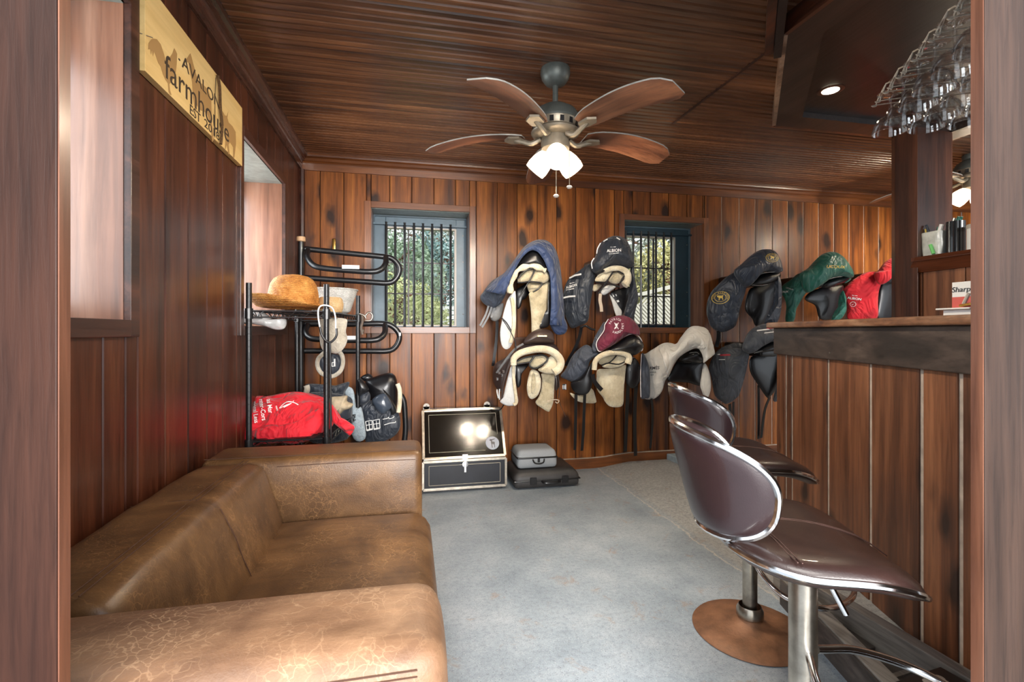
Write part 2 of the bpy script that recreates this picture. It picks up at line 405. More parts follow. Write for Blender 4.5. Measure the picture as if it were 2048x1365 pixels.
mb = MB(); nx, ny = 56, 48; x0, x1, y0, y1 = -1.5, XR, -2.4, 3.7
mb.add([(x0+(x1-x0)*i/nx, y0+(y1-y0)*j/ny, floor_z(x0+(x1-x0)*i/nx, y0+(y1-y0)*j/ny)) for j in range(ny+1) for i in range(nx+1)],
       [(j*(nx+1)+i, j*(nx+1)+i+1, (j+1)*(nx+1)+i+1, (j+1)*(nx+1)+i) for j in range(ny) for i in range(nx)])
struct(ob('floor', mb, MT['floor'], smooth=True))
# --- plank meshes are shared between planks of one size
PC = {}
def plank(parent, axis, face, a0, a1, z0, z1, mat, th=.02, gap=.0025, ch=.003, name='plank'):
    """upright plank; axis 'y': front face at Y=face looking -Y, a = X; axis 'x': front face at X=face looking +X, a = Y"""
    w = round(a1-a0-2*gap, 4); h = round(z1-z0, 4); key = (axis, w, h, th, ch, mat.name)
    if key not in PC:
        if axis == 'y': poly = [(-w/2, th, 0), (w/2, th, 0), (w/2, ch, 0), (w/2-ch, 0, 0), (-w/2+ch, 0, 0), (-w/2, ch, 0)]
        else: poly = [(-th, -w/2, 0), (-th, w/2, 0), (-ch, w/2, 0), (0, w/2-ch, 0), (0, -w/2+ch, 0), (-ch, -w/2, 0)]
        PC[key] = MB().prism(poly, (0, 0, h)).mesh(name)
    c = (a0+a1)/2
    return link(name, PC[key], mat, parent, (c, face, z0) if axis == 'y' else (face, c, z0))
# --- back wall
W1 = (-.267, .425, 1.08, 1.915); W2 = (1.634, 2.32, 1.08, 1.92)
def with_holes(lo, hi, z0, z1, holes):
    """split a plank column at the window openings"""
    segs = [(lo, hi, z0, z1)]
    for (h0, h1, hz0, hz1) in holes:
        out = []
        for (a, b, c, d) in segs:
            if b <= h0+.002 or a >= h1-.002: out.append((a, b, c, d)); continue
            if a < h0: out.append((a, h0, c, d)); a = h0
            if b > h1: out.append((h1, b, c, d)); b = h1
            out += [(a, b, c, hz0), (a, b, hz1, d)]
        segs = out
    return segs
wb = MB()
for (a, b, c, d) in with_holes(-1.1, 2.4, 0, ZT+.1, [W1, W2]): wb.box((a, YB+.012, c), (b, YB+.30, d))
wall_back = struct(ob('wall_back', wb, MT['gapdark']))
struct(ob('wall_back_section', MB().box((2.4, YB+.005, 0), (XR+.1, YB+.30, ZT+.1)), MT['gaplight']))
wall_back2 = bpy.data.objects['wall_back_section']
edges = [XL]; x = -.604
while x < XR: edges.append(x); x += .1563 + random.uniform(-.006, .006)
edges.append(XR)
for a, b in zip(edges[:-1], edges[1:]):
    for (p, q, c, d) in with_holes(a, b, 0.0, ZT-.03, [W1, W2]):
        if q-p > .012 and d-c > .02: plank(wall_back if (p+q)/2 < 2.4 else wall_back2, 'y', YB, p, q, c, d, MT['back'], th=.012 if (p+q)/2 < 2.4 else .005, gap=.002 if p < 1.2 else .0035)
# --- left wall
L1 = (.74, 1.455, 1.08, 1.91); L2 = (2.345, 3.065, 1.075, 1.915)
wl = MB()
for (a, b, c, d) in with_holes(YF, YB+.1, 0, ZT+.1, [L1, L2]): wl.box((XL-.32, a, c), (XL-.012, b, d))
wall_left = struct(ob('wall_left', wl, MT['gapdark']))
edges = [YF, .62]; y = .745
while y < YB: edges.append(y); y += .1535 + random.uniform(-.004, .004)
edges.append(YB)
for a, b in zip(edges[:-1], edges[1:]):
    for (p, q, c, d) in with_holes(a, b, 0.0, ZT-.03, [L1, L2]):
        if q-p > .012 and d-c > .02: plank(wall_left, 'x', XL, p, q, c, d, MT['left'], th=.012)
# --- right wall, out of sight behind the bar but closing the room
wall_right = struct(ob('wall_right', MB().box((XR, YF, 0), (XR+.1, YB+.3, ZT+.1)), MT['gapdark']))
y = YF
while y < YB: plank(wall_right, 'x', XR-.002, y, min(y+.157, YB), 0, ZT, MT['left'], th=-.012); y += .157
# --- ceiling of narrow beaded boards
ceiling = struct(ob('ceiling', MB().box((XL-.1, YF, ZT+.012), (XR+.1, YB+.1, ZT+.06)), MT['gapdark']))
pw = .0385
cm = MB().prism([(0, -pw/2+.0012, .012), (0, pw/2-.0012, .012), (0, pw/2-.0012, .006), (0, pw/2-.007, 0), (0, -pw/2+.007, 0), (0, -pw/2+.0012, .006)], (XR-XL, 0, 0)).mesh('board')
y = YB-pw/2
while y > YF: link('board', cm, MT['ceil'], ceiling, (XL, y, ZT)); y -= pw
# the mitre joint where two fields of boards meet
p = aZ(1548, 92, ZT); q = aZ(1345, 247, ZT); dvec = (q-p); nn = Vector((-dvec.y, dvec.x, 0)).normalized()*.006
ob('seam_batten', MB().prism([p-nn+Vector((0,0,-.004)), p+nn+Vector((0,0,-.004)), p+nn+Vector((0,0,.01)), p-nn+Vector((0,0,.01))], dvec), MT['darktrim'], ceiling)
# --- crown mouldings
def crown(name, p0, p1, inward, mat):
    p0 = Vector(p0); p1 = Vector(p1); i = Vector(inward); z = Vector((0,0,1))
    prof = [(0,0),(0,-.105),(.014,-.105),(.016,-.058),(.022,-.05),(.03,-.046),(.04,-.03),(.052,-.022),(.056,-.012),(.056,0)]
    return struct(ob(name, MB().prism([p0+i*a+z*(b+.002) for a, b in prof], p1-p0), mat))
MT['crownx'] = wood('crown_wood', srgb(70,37,17), srgb(110,62,27), srgb(140,84,40), 'x', .3, .1, .1)
MT['crowny'] = wood('crown_dark_wood', srgb(44,24,18), srgb(74,42,32), srgb(104,66,52), 'y', .24, .1, .1, coat=.6)
crown('trim_1', (XL, YB, ZT), (XR, YB, ZT), (0,-1,0), MT['crownx'])
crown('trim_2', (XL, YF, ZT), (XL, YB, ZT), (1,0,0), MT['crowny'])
struct(ob('trim_3', MB().tube([(XL+.012, YB-.012, 0), (XL+.012, YB-.012, ZT-.1)], .02, 8), MT['darktrim'], smooth=True))
# --- baseboard that follows the floor up
mb = MB(); xs = [XL+i*.1 for i in range(64)]
for i in range(len(xs)-1):
    a, b = xs[i], xs[i+1]; za, zb = floor_z(a, YB), floor_z(b, YB)
    ta, tb = za+.078-.012*sm((a-1.4)/.3), zb+.078-.012*sm((b-1.4)/.3)
    mb.add([(a,YB-.016,za),(b,YB-.016,zb),(b,YB-.016,tb),(a,YB-.016,ta),(a,YB,za),(b,YB,zb),(b,YB,tb),(a,YB,ta)], [(0,1,2,3),(3,2,6,7),(0,4,5,1)])
bb = struct(ob('baseboard_back', mb, MT['trimx']))
mb = MB()
for i in range(len(xs)-1):
    a, b = xs[i], xs[i+1]
    if a < .5: continue
    ta, tb = floor_z(a, YB)+.078-.012*sm((a-1.4)/.3), floor_z(b, YB)+.078-.012*sm((b-1.4)/.3)
    mb.add([(a,YB-.018,ta-.001),(b,YB-.018,tb-.001),(b,YB-.018,tb+.004),(a,YB-.018,ta+.004),(a,YB,ta+.004),(b,YB,tb+.004)], [(0,1,2,3),(3,2,5,4)])
ob('baseboard_edge', mb, MT['gaplight'], bb)
struct(ob('baseboard_left', MB().box((XL, YF, 0), (XL+.015, YB, .08)), MT['darktrim']))
# --- planks of the doorway the camera stands in
wf = struct(ob('wall_front', MB().box((-1.3, .586, 2.02), (2.6, .603, ZT+.1)), MT['post']))
def doorpost(x0, x1, edge_at):
    o = ob('plank', MB().box((x0, .585, 0), (x1, .604, 2.03)), MT['postL'] if edge_at < 0 else MT['post'], wf, bevel=.0015)
    e = (edge_at, edge_at+.0012) if edge_at < 0 else (edge_at-.0012, edge_at)
    ob('plank_edge', MB().box((e[0], .5865, 0), (e[1], .6035, 2.02)), MT['postedge'], o)
    return o
doorpost(-1.3, -.355, -.355); doorpost(.868, 2.6, .868)
# --- windows: lined reveals, blue steel frames, bars
MT['blue'] = plain('blue_grey_frame', srgb(82,104,118), .42, nscale=12, namt=.15)
MT['bluedark'] = plain('blue_dark_frame', srgb(36,62,76), .42, nscale=12, namt=.15)
MT['sash'] = plain('pale_sash', srgb(188,180,170), .5)
MT['soffit'] = plain('painted_soffit', srgb(120,126,118), .3, nscale=30, coat=.3)
MT['pane'] = thin_glass('window_glass', .12, .0012, .2, (.97,.98,.98,1))
def back_window(name, Wn, fmat, gl, gr, gtop, gbot, bars, bartop, depth=.24, muntx=(), munth=()):
    x0, x1, z0, z1 = Wn; w = struct(ob(name, MB().box((x0, YB-.004, z0-.035), (x1, YB+depth, z0)), MT['trimx']))
    for a, b in ((x0-.045, x0), (x1, x1+.045)):
        ob('casing', MB().box((a, YB-.014, z0-.045), (b, YB+.01, z1+.045)), MT['trimz'], w, bevel=.002)
    ob('casing', MB().box((x0, YB-.0145, z1), (x1, YB+.01, z1+.045)), MT['trimx'], w, bevel=.002)
    ob('casing', MB().box((x0, YB-.0145, z0-.045), (x1, YB+.01, z0)), MT['trimx'], w, bevel=.002)
    ob('jamb', MB().box((x0-.012, YB+.006, z0), (x0+.002, YB+depth, z1)), MT['jamb'], w)
    ob('jamb', MB().box((x1-.002, YB+.006, z0), (x1+.012, YB+depth, z1)), MT['jamb'], w)
    ob('soffit', MB().box((x0, YB+.006, z1-.002), (x1, YB+depth, z1+.012)), MT['soffit'], w)
    Y = YB+depth-.05
    f = MB()
    f.box((x0+.003, Y, z0), (gl-.012, Y+.05, z1-.005)); f.box((gr+.012, Y, z0), (x1-.003, Y+.05, z1-.005))
    f.box((gl-.012, Y, gtop+.01), (gr+.012, Y+.05, z1-.005)); f.box((gl-.012, Y, z0), (gr+.012, Y+.05, gbot-.008))
    ob('frame', f, fmat, w, bevel=.003)
    s = MB(); yy = Y+.012
    for bx in ((gl-.014, gbot-.01, gl, gtop+.012), (gr, gbot-.01, gr+.014, gtop+.012), (gl, gtop, gr, gtop+.012), (gl, gbot-.01, gr, gbot)):
        s.box((bx[0], yy-.016, bx[1]), (bx[2], yy+.03, bx[3]))
    ob('sash', s, MT['sash'], w)
    # an outer rim of the frame, with screws
    r = MB()
    for bx in ((x0+.003, z0, x0+.014, z1-.004), (x1-.014, z0, x1-.003, z1-.004), (x0+.014, z1-.016, x1-.014, z1-.004)):
        r.box((bx[0], Y-.014, bx[1]), (bx[2], Y, bx[3]))
    ob('frame_rim', r, MT['blue'] if fmat is MT['bluedark'] else MT['bluedark'], w)
    for k in range(4):
        ob('screw', MB().lathe([(.0, -.003), (.004, -.002), (.004, 0)], 8, frame((x1-.028, Y-.001, z0+.1+k*.2), (1,0,0), (0,1,0))), MT['steel'], w)
    ob('pane', MB().box((gl, yy+.010, gbot), (gr, yy+.014, gtop)), MT['pane'], w)
    for mx in muntx: ob('muntin', MB().box((mx-.006, yy+.014, gbot), (mx+.006, yy+.03, gtop)), MT['fascia'], w)
    for mz in munth: ob('muntin', MB().box((gl, yy+.0145, mz-.005), (gr, yy+.0295, mz+.005)), MT['fascia'], w)
    bm_ = MB().tube([(0,0,0), (0,0,bartop-z0)], .0095, 8).mesh('bar', True, .7)
    for bx in bars: link('bar', bm_, MT['black'], w, (bx, Y-.03, z0))
    ob('bar_rail', MB().box((x0+.003, Y-.034, bartop-.02), (x1-.003, Y-.026, bartop-.006)), fmat, w)
    return w
YW = YB+.24-.05
def wx(px, Y): return aY(px, 600, Y).x
def wz(px, py, Y): return aY(px, py, Y).z
back_window('window_1', W1, MT['blue'], wx(775, YW), wx(909, YW), wz(840, 459, YW), wz(840, 650, YW), [wx(p, YW-.03) for p in (772.5,790.5,809.4,828,846,864.4,882.8,901)], wz(840, 447, YW-.03), muntx=[wx(817, YW+.03)], munth=[wz(830, 526, YW+.03), wz(830, 588, YW+.03)])
back_window('window_2', W2, MT['bluedark'], wx(1240, YW), wx(1347, YW), wz(1300, 476, YW), wz(1300, 648, YW), [wx(p, YW-.03) for p in (1236,1251,1266.6,1282,1297,1312,1327.6,1342.4)], wz(1300, 464, YW-.03), muntx=[wx(1307, YW+.03)], munth=[wz(1300, 537, YW+.03), wz(1300, 593, YW+.03)])
def left_window(name, Wn):
    y0, y1, z0, z1 = Wn; d = XL-.30
    w = struct(ob(name, MB().box((d, y0, z0-.03), (XL+.004, y1, z0)), MT['darktrim']))
    ob('jamb', MB().box((d, y1-.002, z0), (XL-.004, y1+.012, z1)), MT['jamb'], w)
    ob('jamb', MB().box((d, y0-.012, z0), (XL-.004, y0+.002, z1)), MT['jamb'], w)
    ob('soffit', MB().box((d, y0, z1-.002), (XL-.004, y1, z1+.012)), MT['soffit'], w)
    for a, b in ((y0-.042, y0), (y1, y1+.042)):
        ob('casing', MB().box((XL-.01, a, z0-.045), (XL+.014, b, z1+.045)), MT['darktrim'], w, bevel=.002)
    ob('casing', MB().box((XL-.01, y0, z1), (XL+.0145, y1, z1+.045)), MT['darktrim'], w, bevel=.002)
    ob('casing', MB().box((XL-.01, y0, z0-.045), (XL+.0145, y1, z0)), MT['darktrim'], w, bevel=.002)
    f = MB()
    for bx in ((y0, z0, y0+.05, z1), (y1-.05, z0, y1, z1), (y0+.05, z1-.05, y1-.05, z1), (y0+.05, z0, y1-.05, z0+.05), ((y0+y1)/2-.01, z0+.05, (y0+y1)/2+.01, z1-.05)):
        f.box((d+.005, bx[0], bx[1]), (d+.045, bx[2], bx[3]))
    ob('frame', f, MT['blue'], w)
    ob('pane', MB().box((d+.02, y0+.05, z0+.05), (d+.024, y1-.05, z1-.05)), MT['pane'], w)
left_window('window_3', L1); left_window('window_4', L2)
# ================================================================ sofa
def leather(name, c0, c1, c2, crack, crackamt, rough=.34, wscale=5.):
    m, nt, bs = mat_base(name)
    v = coords(nt, (1,1,1)); a = noi(nt, v, wscale, 5, .62, .5); b = noi(nt, coords(nt, (.5,3,1)), 9, 5, .65, .8)
    c = ramp(nt, a, [(.3, c0), (.5, c1), (.7, c2)])
    c = mixc(nt, .6, c, ramp(nt, b, [(.3, (.62,.58,.54)), (.52, (1,1,1)), (.75, (1.3,1.24,1.14))]), 'MULTIPLY')
    dn = nd(nt, 'ShaderNodeTexNoise'); dn.inputs['Scale'].default_value = 11; dn.inputs['Detail'].default_value = 4; nt.links.new(v, dn.inputs['Vector'])
    wv = nd(nt, 'ShaderNodeMix', data_type='VECTOR'); wv.inputs[0].default_value = .10; nt.links.new(v, wv.inputs[4]); nt.links.new(dn.outputs['Color'], wv.inputs[5])
    fac = None
    for sc, wd in ((16, .022), (60, .06)):
        vo = nd(nt, 'ShaderNodeTexVoronoi', feature='DISTANCE_TO_EDGE'); vo.inputs['Scale'].default_value = sc; nt.links.new(wv.outputs[1], vo.inputs['Vector'])
        k = ramp(nt, vo.outputs['Distance'], [(0, (1,1,1)), (wd, (0,0,0))])
        msk = ramp(nt, noi(nt, v, 4.2+sc*.05, 3, .6), [(.45, (0,0,0)), (.66, (crackamt,)*3)])
        mm = nd(nt, 'ShaderNodeMath', operation='MULTIPLY'); nt.links.new(k, mm.inputs[0]); nt.links.new(msk, mm.inputs[1])
        c = mixc(nt, mm.outputs[0], c, crack)
    nt.links.new(c, bs.inputs['Base Color'])
    rr = nd(nt, 'ShaderNodeMapRange'); nt.links.new(a, rr.inputs[0]); rr.inputs[3].default_value = rough-.08; rr.inputs[4].default_value = rough+.16; nt.links.new(rr.outputs[0], bs.inputs['Roughness'])
    fine = noi(nt, v, 260, 3, .6); bump(nt, bs, fine, .18, .004); return m
MT['lea'] = leather('brown_leather', srgb(72,49,29), srgb(100,70,42), srgb(124,90,55), srgb(172,128,84), .5)
MT['leaworn'] = leather('worn_tan_leather', srgb(104,74,54), srgb(132,98,72), srgb(156,120,90), srgb(206,168,130), .4, .46)
MT['leaseat'] = leather('seat_leather', srgb(84,58,37), srgb(110,79,51), srgb(134,98,64), srgb(178,136,92), .6)
MT['stitch'] = plain('dark_stitching', srgb(74,46,30), .6)
sofa = thing('sofa', 'worn brown leather sofa with low back along the plank wall', 'sofa')
def bulge(amt, axis, cx, hx, cy, hy):
    def f(d, q):
        u = [q[i] for i in range(3)]; k = (1-u[(axis+1) % 3]**2)*(1-u[(axis+2) % 3]**2); d = d.copy(); d[axis] += amt*k*u[axis]; return d
    return f
SY0, SY1, SX0, SX1 = .70, 2.075, -.71, .045
def fb(d, q):                                   # back: rear upright, front face slopes out to the seat
    d = d.copy(); t = (d.z-.36)/.24
    if q[0] > -.99: d.x += (q[0]+1)/2*.075*(1-max(0, min(1, t)))
    d.x += .016*(1-q[1]**2)*(1-q[2]**2)*(1 if q[0] > .9 else 0); d.z += .008*(1-q[1]**2)*(1 if q[2] > .9 else 0)
    d.z += .003*math.sin(d.y*37)*(1 if q[2] > .9 else 0)
    return d
ob('backrest', rbox_mb((SX0, .93, .12), (-.50, 1.845, .598), .035, 12, fb), MT['lea'], sofa, True, 1.4)
ob('arm', rbox_mb((SX0, 1.85, .05), (SX1, SY1, .602), .03, 10, bulge(.010, 1, 0, 0, 0, 0)), MT['lea'], sofa, True, 1.4)
def fa(d, q):
    d = d.copy(); k = (1-q[0]**2)
    if q[2] > .9: d.z += .012*(1-q[0]**4)*(1-q[1]**2)
    d.y -= .012*k*(1 if q[1] < -.9 else 0)*(1-q[2]**2); d.x += .012*(1-q[1]**2)*(1-q[2]**2)*(1 if q[0] > .9 else 0); return d
ob('arm', rbox_mb((SX0, .69, .05), (.052, .915, .60), .04, 12, fa), MT['leaworn'], sofa, True, 1.4, label='scuffed tan leather arm')
def fs(d, q):
    d = d.copy()
    if q[2] > .9: d.z += .016*(1-q[0]**2)*(1-q[1]**4)
    d.x += .02*(1-q[2]**2)*(1 if q[0] > .9 else 0); return d
ob('seat_cushion', rbox_mb((-.5, .91, .16), (.058, 1.852, .385), .045, 12, fs), MT['leaseat'], sofa, True, 1.4)
ob('base', rbox_mb((SX0+.01, .72, .03), (.03, 2.05, .17), .02, 6), MT['lea'], sofa, True, 1.2)
for (x, y) in ((SX0+.06, .76), (0, .76), (SX0+.06, 2.02), (0, 2.02)):
    ob('foot', MB().lathe([(.02,0),(.024,.035)], 12, Matrix.Translation((x, y, 0)), True), MT['black'], sofa, True)
def seam(pts, r=.0013): ob('seam', MB().tube(cat_open(pts, 4), r, 6), MT['stitch'], sofa, True)
seam([(-.545,.95,.6035),(-.545,1.4,.607),(-.545,1.83,.6035)]); seam([(-.56,.95,.604),(-.56,1.4,.6075),(-.56,1.83,.604)])
seam([(-.70,1.42,.600),(-.6,1.42,.6065),(-.535,1.42,.605),(-.497,1.42,.585),(-.483,1.42,.56),(-.455,1.42,.5),(-.4392,1.42,.45),(-.415,1.42,.39)])
seam([(-.66,.6922,.576),(-.3,.6905,.576),(.01,.6925,.576)], .0012); seam([(-.66,.6895,.560),(-.3,.6865,.560),(.01,.689,.560)], .0012); seam([(-.66,.6905,.568),(-.3,.6885,.568),(.01,.6905,.568)], .0010)
seam([(-.46,1.848,.572),(-.2,1.8415,.576),(.02,1.848,.572)])
seam([(-.70,1.872,.603),(-.3,1.872,.6035),(.02,1.872,.603)])
# ================================================================ bar
BF = Vector((1.994, 2.33, 0)); BN = Vector((1.61, 1.124, 0)); be = (BF-BN).normalized(); bn = Vector((-be.y, be.x, 0))
def bar_pt(px):
    r = ray(px, 700); # intersect in plan with the bar line
    den = r.x*be.y-r.y*be.x; t = (BN.x*be.y-BN.y*be.x)/den; return Vector((r.x*t, r.y*t, 0))
BS = BN-be*.48                                    # near end, behind the doorway plank
CZ0 = 2.174
bar = thing('bar_counter', 'dark plank-fronted bar with a worn wooden counter top', 'bar')
ob('body', MB().prism([BS-bn*.004, BF-bn*.004, BF+Vector((.8, 0, 0)), BS+Vector((1.15,0,0))], (0,0,1.065)), MT['gaplight'], bar)
def board(a, b, z0, z1, proud, th, mat, name='plank', bev=.003):
    o_ = bn*proud
    return ob(name, MB().prism([a+o_+Vector((0,0,z0)), b+o_+Vector((0,0,z0)), b+o_-bn*th+Vector((0,0,z0)), a+o_-bn*th+Vector((0,0,z0))], (0,0,z1-z0)), mat, bar, bevel=bev)
cuts = [bar_pt(p) for p in (1559, 1572, 1584, 1656.5, 1741, 1843)]
cuts += [cuts[-1]-be*.16, cuts[-1]-be*.32, cuts[-1]-be*.48]
for i, (a, b) in enumerate(zip(cuts[:-1], cuts[1:])):
    g = .010
    board(a-be*(g if i else 0), b+be*g, 0, .93, .002, .007, MT['bar'])
ob('plank', MB().box((BF.x, BF.y-.005, 0), (BF.x+.8, BF.y+.012, .93)), MT['bar'], bar, label='end panel of the bar')
board(BS, BF+be*.012, .925, 1.068, .022, .03, MT['fascia'], 'fascia', .004)
ob('counter_top', MB().prism([BS+bn*.055+Vector((0,0,1.068)), BF+bn*.055+be*.03+Vector((0,0,1.068)), BF+Vector((.85,.04,1.068)), BS+Vector((1.2,0,1.068))], (0,0,.03)), MT['worn'], bar, bevel=.008, seg=3)
ob('fascia', MB().box((BF.x, BF.y, .925), (BF.x+.8, BF.y+.025, 1.068)), MT['fascia'], bar)
ob('screw', MB().lathe([(0,.004),(.005,.003),(.006,0)], 10, frame(bar_pt(1671)+bn*.022+Vector((0,0,.955)), (0,0,1), bn)), MT['steel'], bar)
# upright post, back panel and ledge standing on the counter
PX = 2.745
def pl(px, d, z_): r = ray(px, 663); return Vector((r.x*d, r.y*d, z_))
q1, q2, q3, q4, q5 = pl(1783, 2.86, 1.098), pl(1790, 2.78, 1.098), pl(1835.5, 2.66, 1.098), pl(1905, 2.74, 1.098), pl(1893, 2.98, 1.098)
ob('post', MB().prism([q1, q2, q3, q3+(q5-q4), q5-(q4-q3)*.6], (0,0,CZ0-1.1)), MT['canopyz'], bar, bevel=.002)
ob('post', MB().prism([q3+Vector((.002,.002,.36)), q4+Vector((0,0,.36)), q5+Vector((0,0,.36)), q3+(q5-q4)+Vector((.002,.002,.36))], (0,0,CZ0-1.46)), MT['canopyz'], bar, bevel=.002)
pp = ob('back_panel', MB().box((PX+.015, 1.2, 1.098), (PX+.03, q3.y, 1.40)), MT['gaplight'], bar)
yy_ = q3.y-.002; aXY = lambda px: aX(px, 600, PX).y
for (a, b) in ((aXY(1844), aXY(1836)), (aXY(1930), aXY(1846.5)), (aXY(1990), aXY(1932)), (1.3, aXY(1992))):
    ob('plank', MB().box((PX, a, 1.098), (PX+.015, b, 1.40)), MT['bar'], pp, bevel=.0015)
ob('ledge', MB().prism([(PX-.05, q3.y+.02, 1.43), (PX-.05, 1.25, 1.43), (PX+.2, 1.25, 1.43), (PX+.2, q3.y, 1.43)], (0,0,.022)), MT['canopyf'], bar, bevel=.002)
ob('ledge_nosing', MB().prism([(PX-.012, q3.y+.07, 1.372), (PX-.012, 1.25, 1.372), (PX-.06, 1.25, 1.452), (PX-.06, q3.y-.01, 1.452)], (.012,0,.0)), MT['canopyf'], bar, bevel=.001)
# ================================================================ canopy over the bar
CZ = 2.178
cA = Vector((1.963, 2.313, CZ)); cB = Vector((1.407, 1.596, CZ)); cC = Vector((1.43, .75, CZ)); cD = Vector((3.12, 2.313, CZ)); cE = Vector((3.12, .75, CZ))
can = thing('bar_canopy', 'dark dropped wooden canopy with angled corner above the bar', 'canopy')
def inset(p, q, d): n = Vector((q.y-p.y, -(q.x-p.x), 0)).normalized(); return n*d
poly = [cC, cB, cA, cD, cE]
def offset_poly(P, d):
    out = []
    for i in range(len(P)):
        a, b, c = P[i-1], P[i], P[(i+1) % len(P)]
        n1 = Vector((b.y-a.y, -(b.x-a.x), 0)).normalized(); n2 = Vector((c.y-b.y, -(c.x-b.x), 0)).normalized()
        m_ = (n1+n2); m_ = m_/m_.dot(n1)/1.0 if m_.dot(n1) else n1
        out.append(b+m_*d)
    return out
inn = offset_poly(poly, .12)
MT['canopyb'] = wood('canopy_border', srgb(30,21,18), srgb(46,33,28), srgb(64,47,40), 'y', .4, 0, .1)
mb = MB()
for i in range(3):
    mb.add([poly[i], poly[i+1], inn[i+1], inn[i]], [(0,1,2,3)]); k = Vector((0,0,.012))
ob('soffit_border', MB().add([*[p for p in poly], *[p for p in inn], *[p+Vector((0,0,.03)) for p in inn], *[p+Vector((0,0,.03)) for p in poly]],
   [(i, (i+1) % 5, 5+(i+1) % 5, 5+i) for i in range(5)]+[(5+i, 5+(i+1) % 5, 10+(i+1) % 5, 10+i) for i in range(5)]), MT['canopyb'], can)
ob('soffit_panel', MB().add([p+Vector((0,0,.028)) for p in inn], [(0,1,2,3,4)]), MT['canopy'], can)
MT['canedge'] = wood('canopy_edge', srgb(110,84,66), srgb(150,120,98), srgb(180,152,130), 'z', .35, 0, .1)
for i, mt in ((0, 'canopyf'), (1, 'canedge'), (2, 'canopyf'), (3, 'canopyf'), (4, 'canopyf')):
    a, b = poly[i], poly[(i+1) % 5]; n_ = -Vector((b.y-a.y, -(b.x-a.x), 0)).normalized()
    ob('fascia', MB().prism([a, b, b+n_*.018, a+n_*.018], (0,0,ZT-CZ)), MT[mt], can)
n_ = -Vector((cA.y-cB.y, -(cA.x-cB.x), 0)).normalized(); e_ = (cA-cB).normalized()
# short moulding running out of the frame beside the canopy
s0 = aZ(1546, 94, 2.22); s1 = s0-e_*.75
ob('moulding', MB().prism([s0+Vector((0,0,-.03)), s0+n_*.03+Vector((0,0,-.03)), s0+n_*.03+Vector((0,0,.03)), s0+Vector((0,0,.03))], s1-s0), MT['canopyf'], can)
ob('moulding', MB().prism([s0-n_*.002+Vector((0,0,-.05)), s0-n_*.03+Vector((0,0,-.05)), s0-n_*.03+Vector((0,0,.03)), s0-n_*.002+Vector((0,0,.03))], s1-s0), MT['canopy'], can)
# recessed lamp
lp = aZ(1661, 181, CZ+.026)
lamp = thing('recessed_downlight', 'small round lit downlight recessed in the dark canopy soffit', 'light')
ob('trim_ring', MB().lathe([(.036,-.001),(.047,-.004),(.058,0)], 28, Matrix.Translation(lp)), MT['darktrim'], lamp, True)
ob('lens', MB().lathe([(.0001,-.002),(.037,-.002)], 24, Matrix.Translation(lp)), emis('downlight_glow', (1,.86,.62,1), 9), lamp)
l = bpy.data.lights.new('downlight_beam', 'SPOT'); l.energy = 9; l.spot_size = 2.4; l.spot_blend = .6; l.color = (1,.85,.62); l.shadow_soft_size = .03
o = bpy.data.objects.new('downlight_beam', l); COL.objects.link(o); o.location = lp-Vector((0,0,.012)); o.parent = lamp
# ================================================================ stemware rack and coupes
MT['glass'] = thin_glass('clear_glass', .3, .07, .75, (.98,.98,.98,1))
MT['wire'] = plain('pale_wire', srgb(196,186,172), .35, .4, nscale=60)
GZ = 1.81
g0 = aZ(1780, 187, GZ); g4 = aZ(1910, 42, GZ); rdir = (g4-g0)/4; sdir = Vector((rdir.y, -rdir.x, 0)).normalized()*-1
sdir = Vector((-rdir.y, rdir.x, 0)).normalized()
if sdir.x < 0: sdir = -sdir
rack = thing('stemware_rack', 'pale wire rack hanging under the canopy and holding upside-down glasses', 'rack')
wz_ = .012
for i in range(0, 7):
    c = g0+rdir*(i-.5); u = rdir.normalized()
    ap = c+rdir*.18+Vector((0,0,.046))
    for sgn in (-1, 1):
        q = c+u*.016*sgn
        ob('rail', MB().tube(cat_open([ap, q+Vector((0,0,.02))-sdir*.008, q+Vector((0,0,-.010))-sdir*.016, q+Vector((0,0,-.006))+sdir*.004, q+Vector((0,0,-.006))+sdir*.36], 5), .0019, 6), MT['wire'], rack, True)
    if i < 6: ob('link', MB().tube(cat_open([ap, c+rdir*.62+Vector((0,0,.030))-sdir*.002, c+rdir*1.0+Vector((0,0,-.008))-sdir*.014], 5), .0024, 6), MT['wire'], rack, True)
    if i in (0, 6):
        for k_ in ((.40,) if i == 0 else (.0, .40)): ob('hanger', MB().tube([c+Vector((0,0,.0))+sdir*k_, c+Vector((0,0,CZ-GZ))+sdir*k_], .002, 6), MT['wire'], rack, True)
prof = [(.0005,.0005),(.006,.0015),(.02,.003),(.0325,.0014),(.0345,.0010),(.0345,-.0010),(.0325,-.0014),(.02,-.002),(.007,-.008),(.0042,-.016),(.0038,-.05),(.0048,-.064),(.012,-.070),(.028,-.078),(.040,-.094),(.0455,-.112),(.0463,-.1215),(.0478,-.1228),(.0474,-.1248),(.0458,-.1250),(.0450,-.1225),(.0440,-.112),(.0385,-.095),(.027,-.0805),(.012,-.0730),(.0005,-.0715)]
gm = MB().lathe(prof, 28).mesh('coupe', True, 1.2)
words = ['first', 'second', 'third', 'fourth', 'fifth', 'sixth']
rowsn = ['leftmost', 'second', 'third', 'fourth']
def to_px(p):
    d_ = p.x*SA+p.y*CA; return CX+FPX*(p.x*CA-p.y*SA)/d_, HY-FPX*(p.z-ZC)/d_
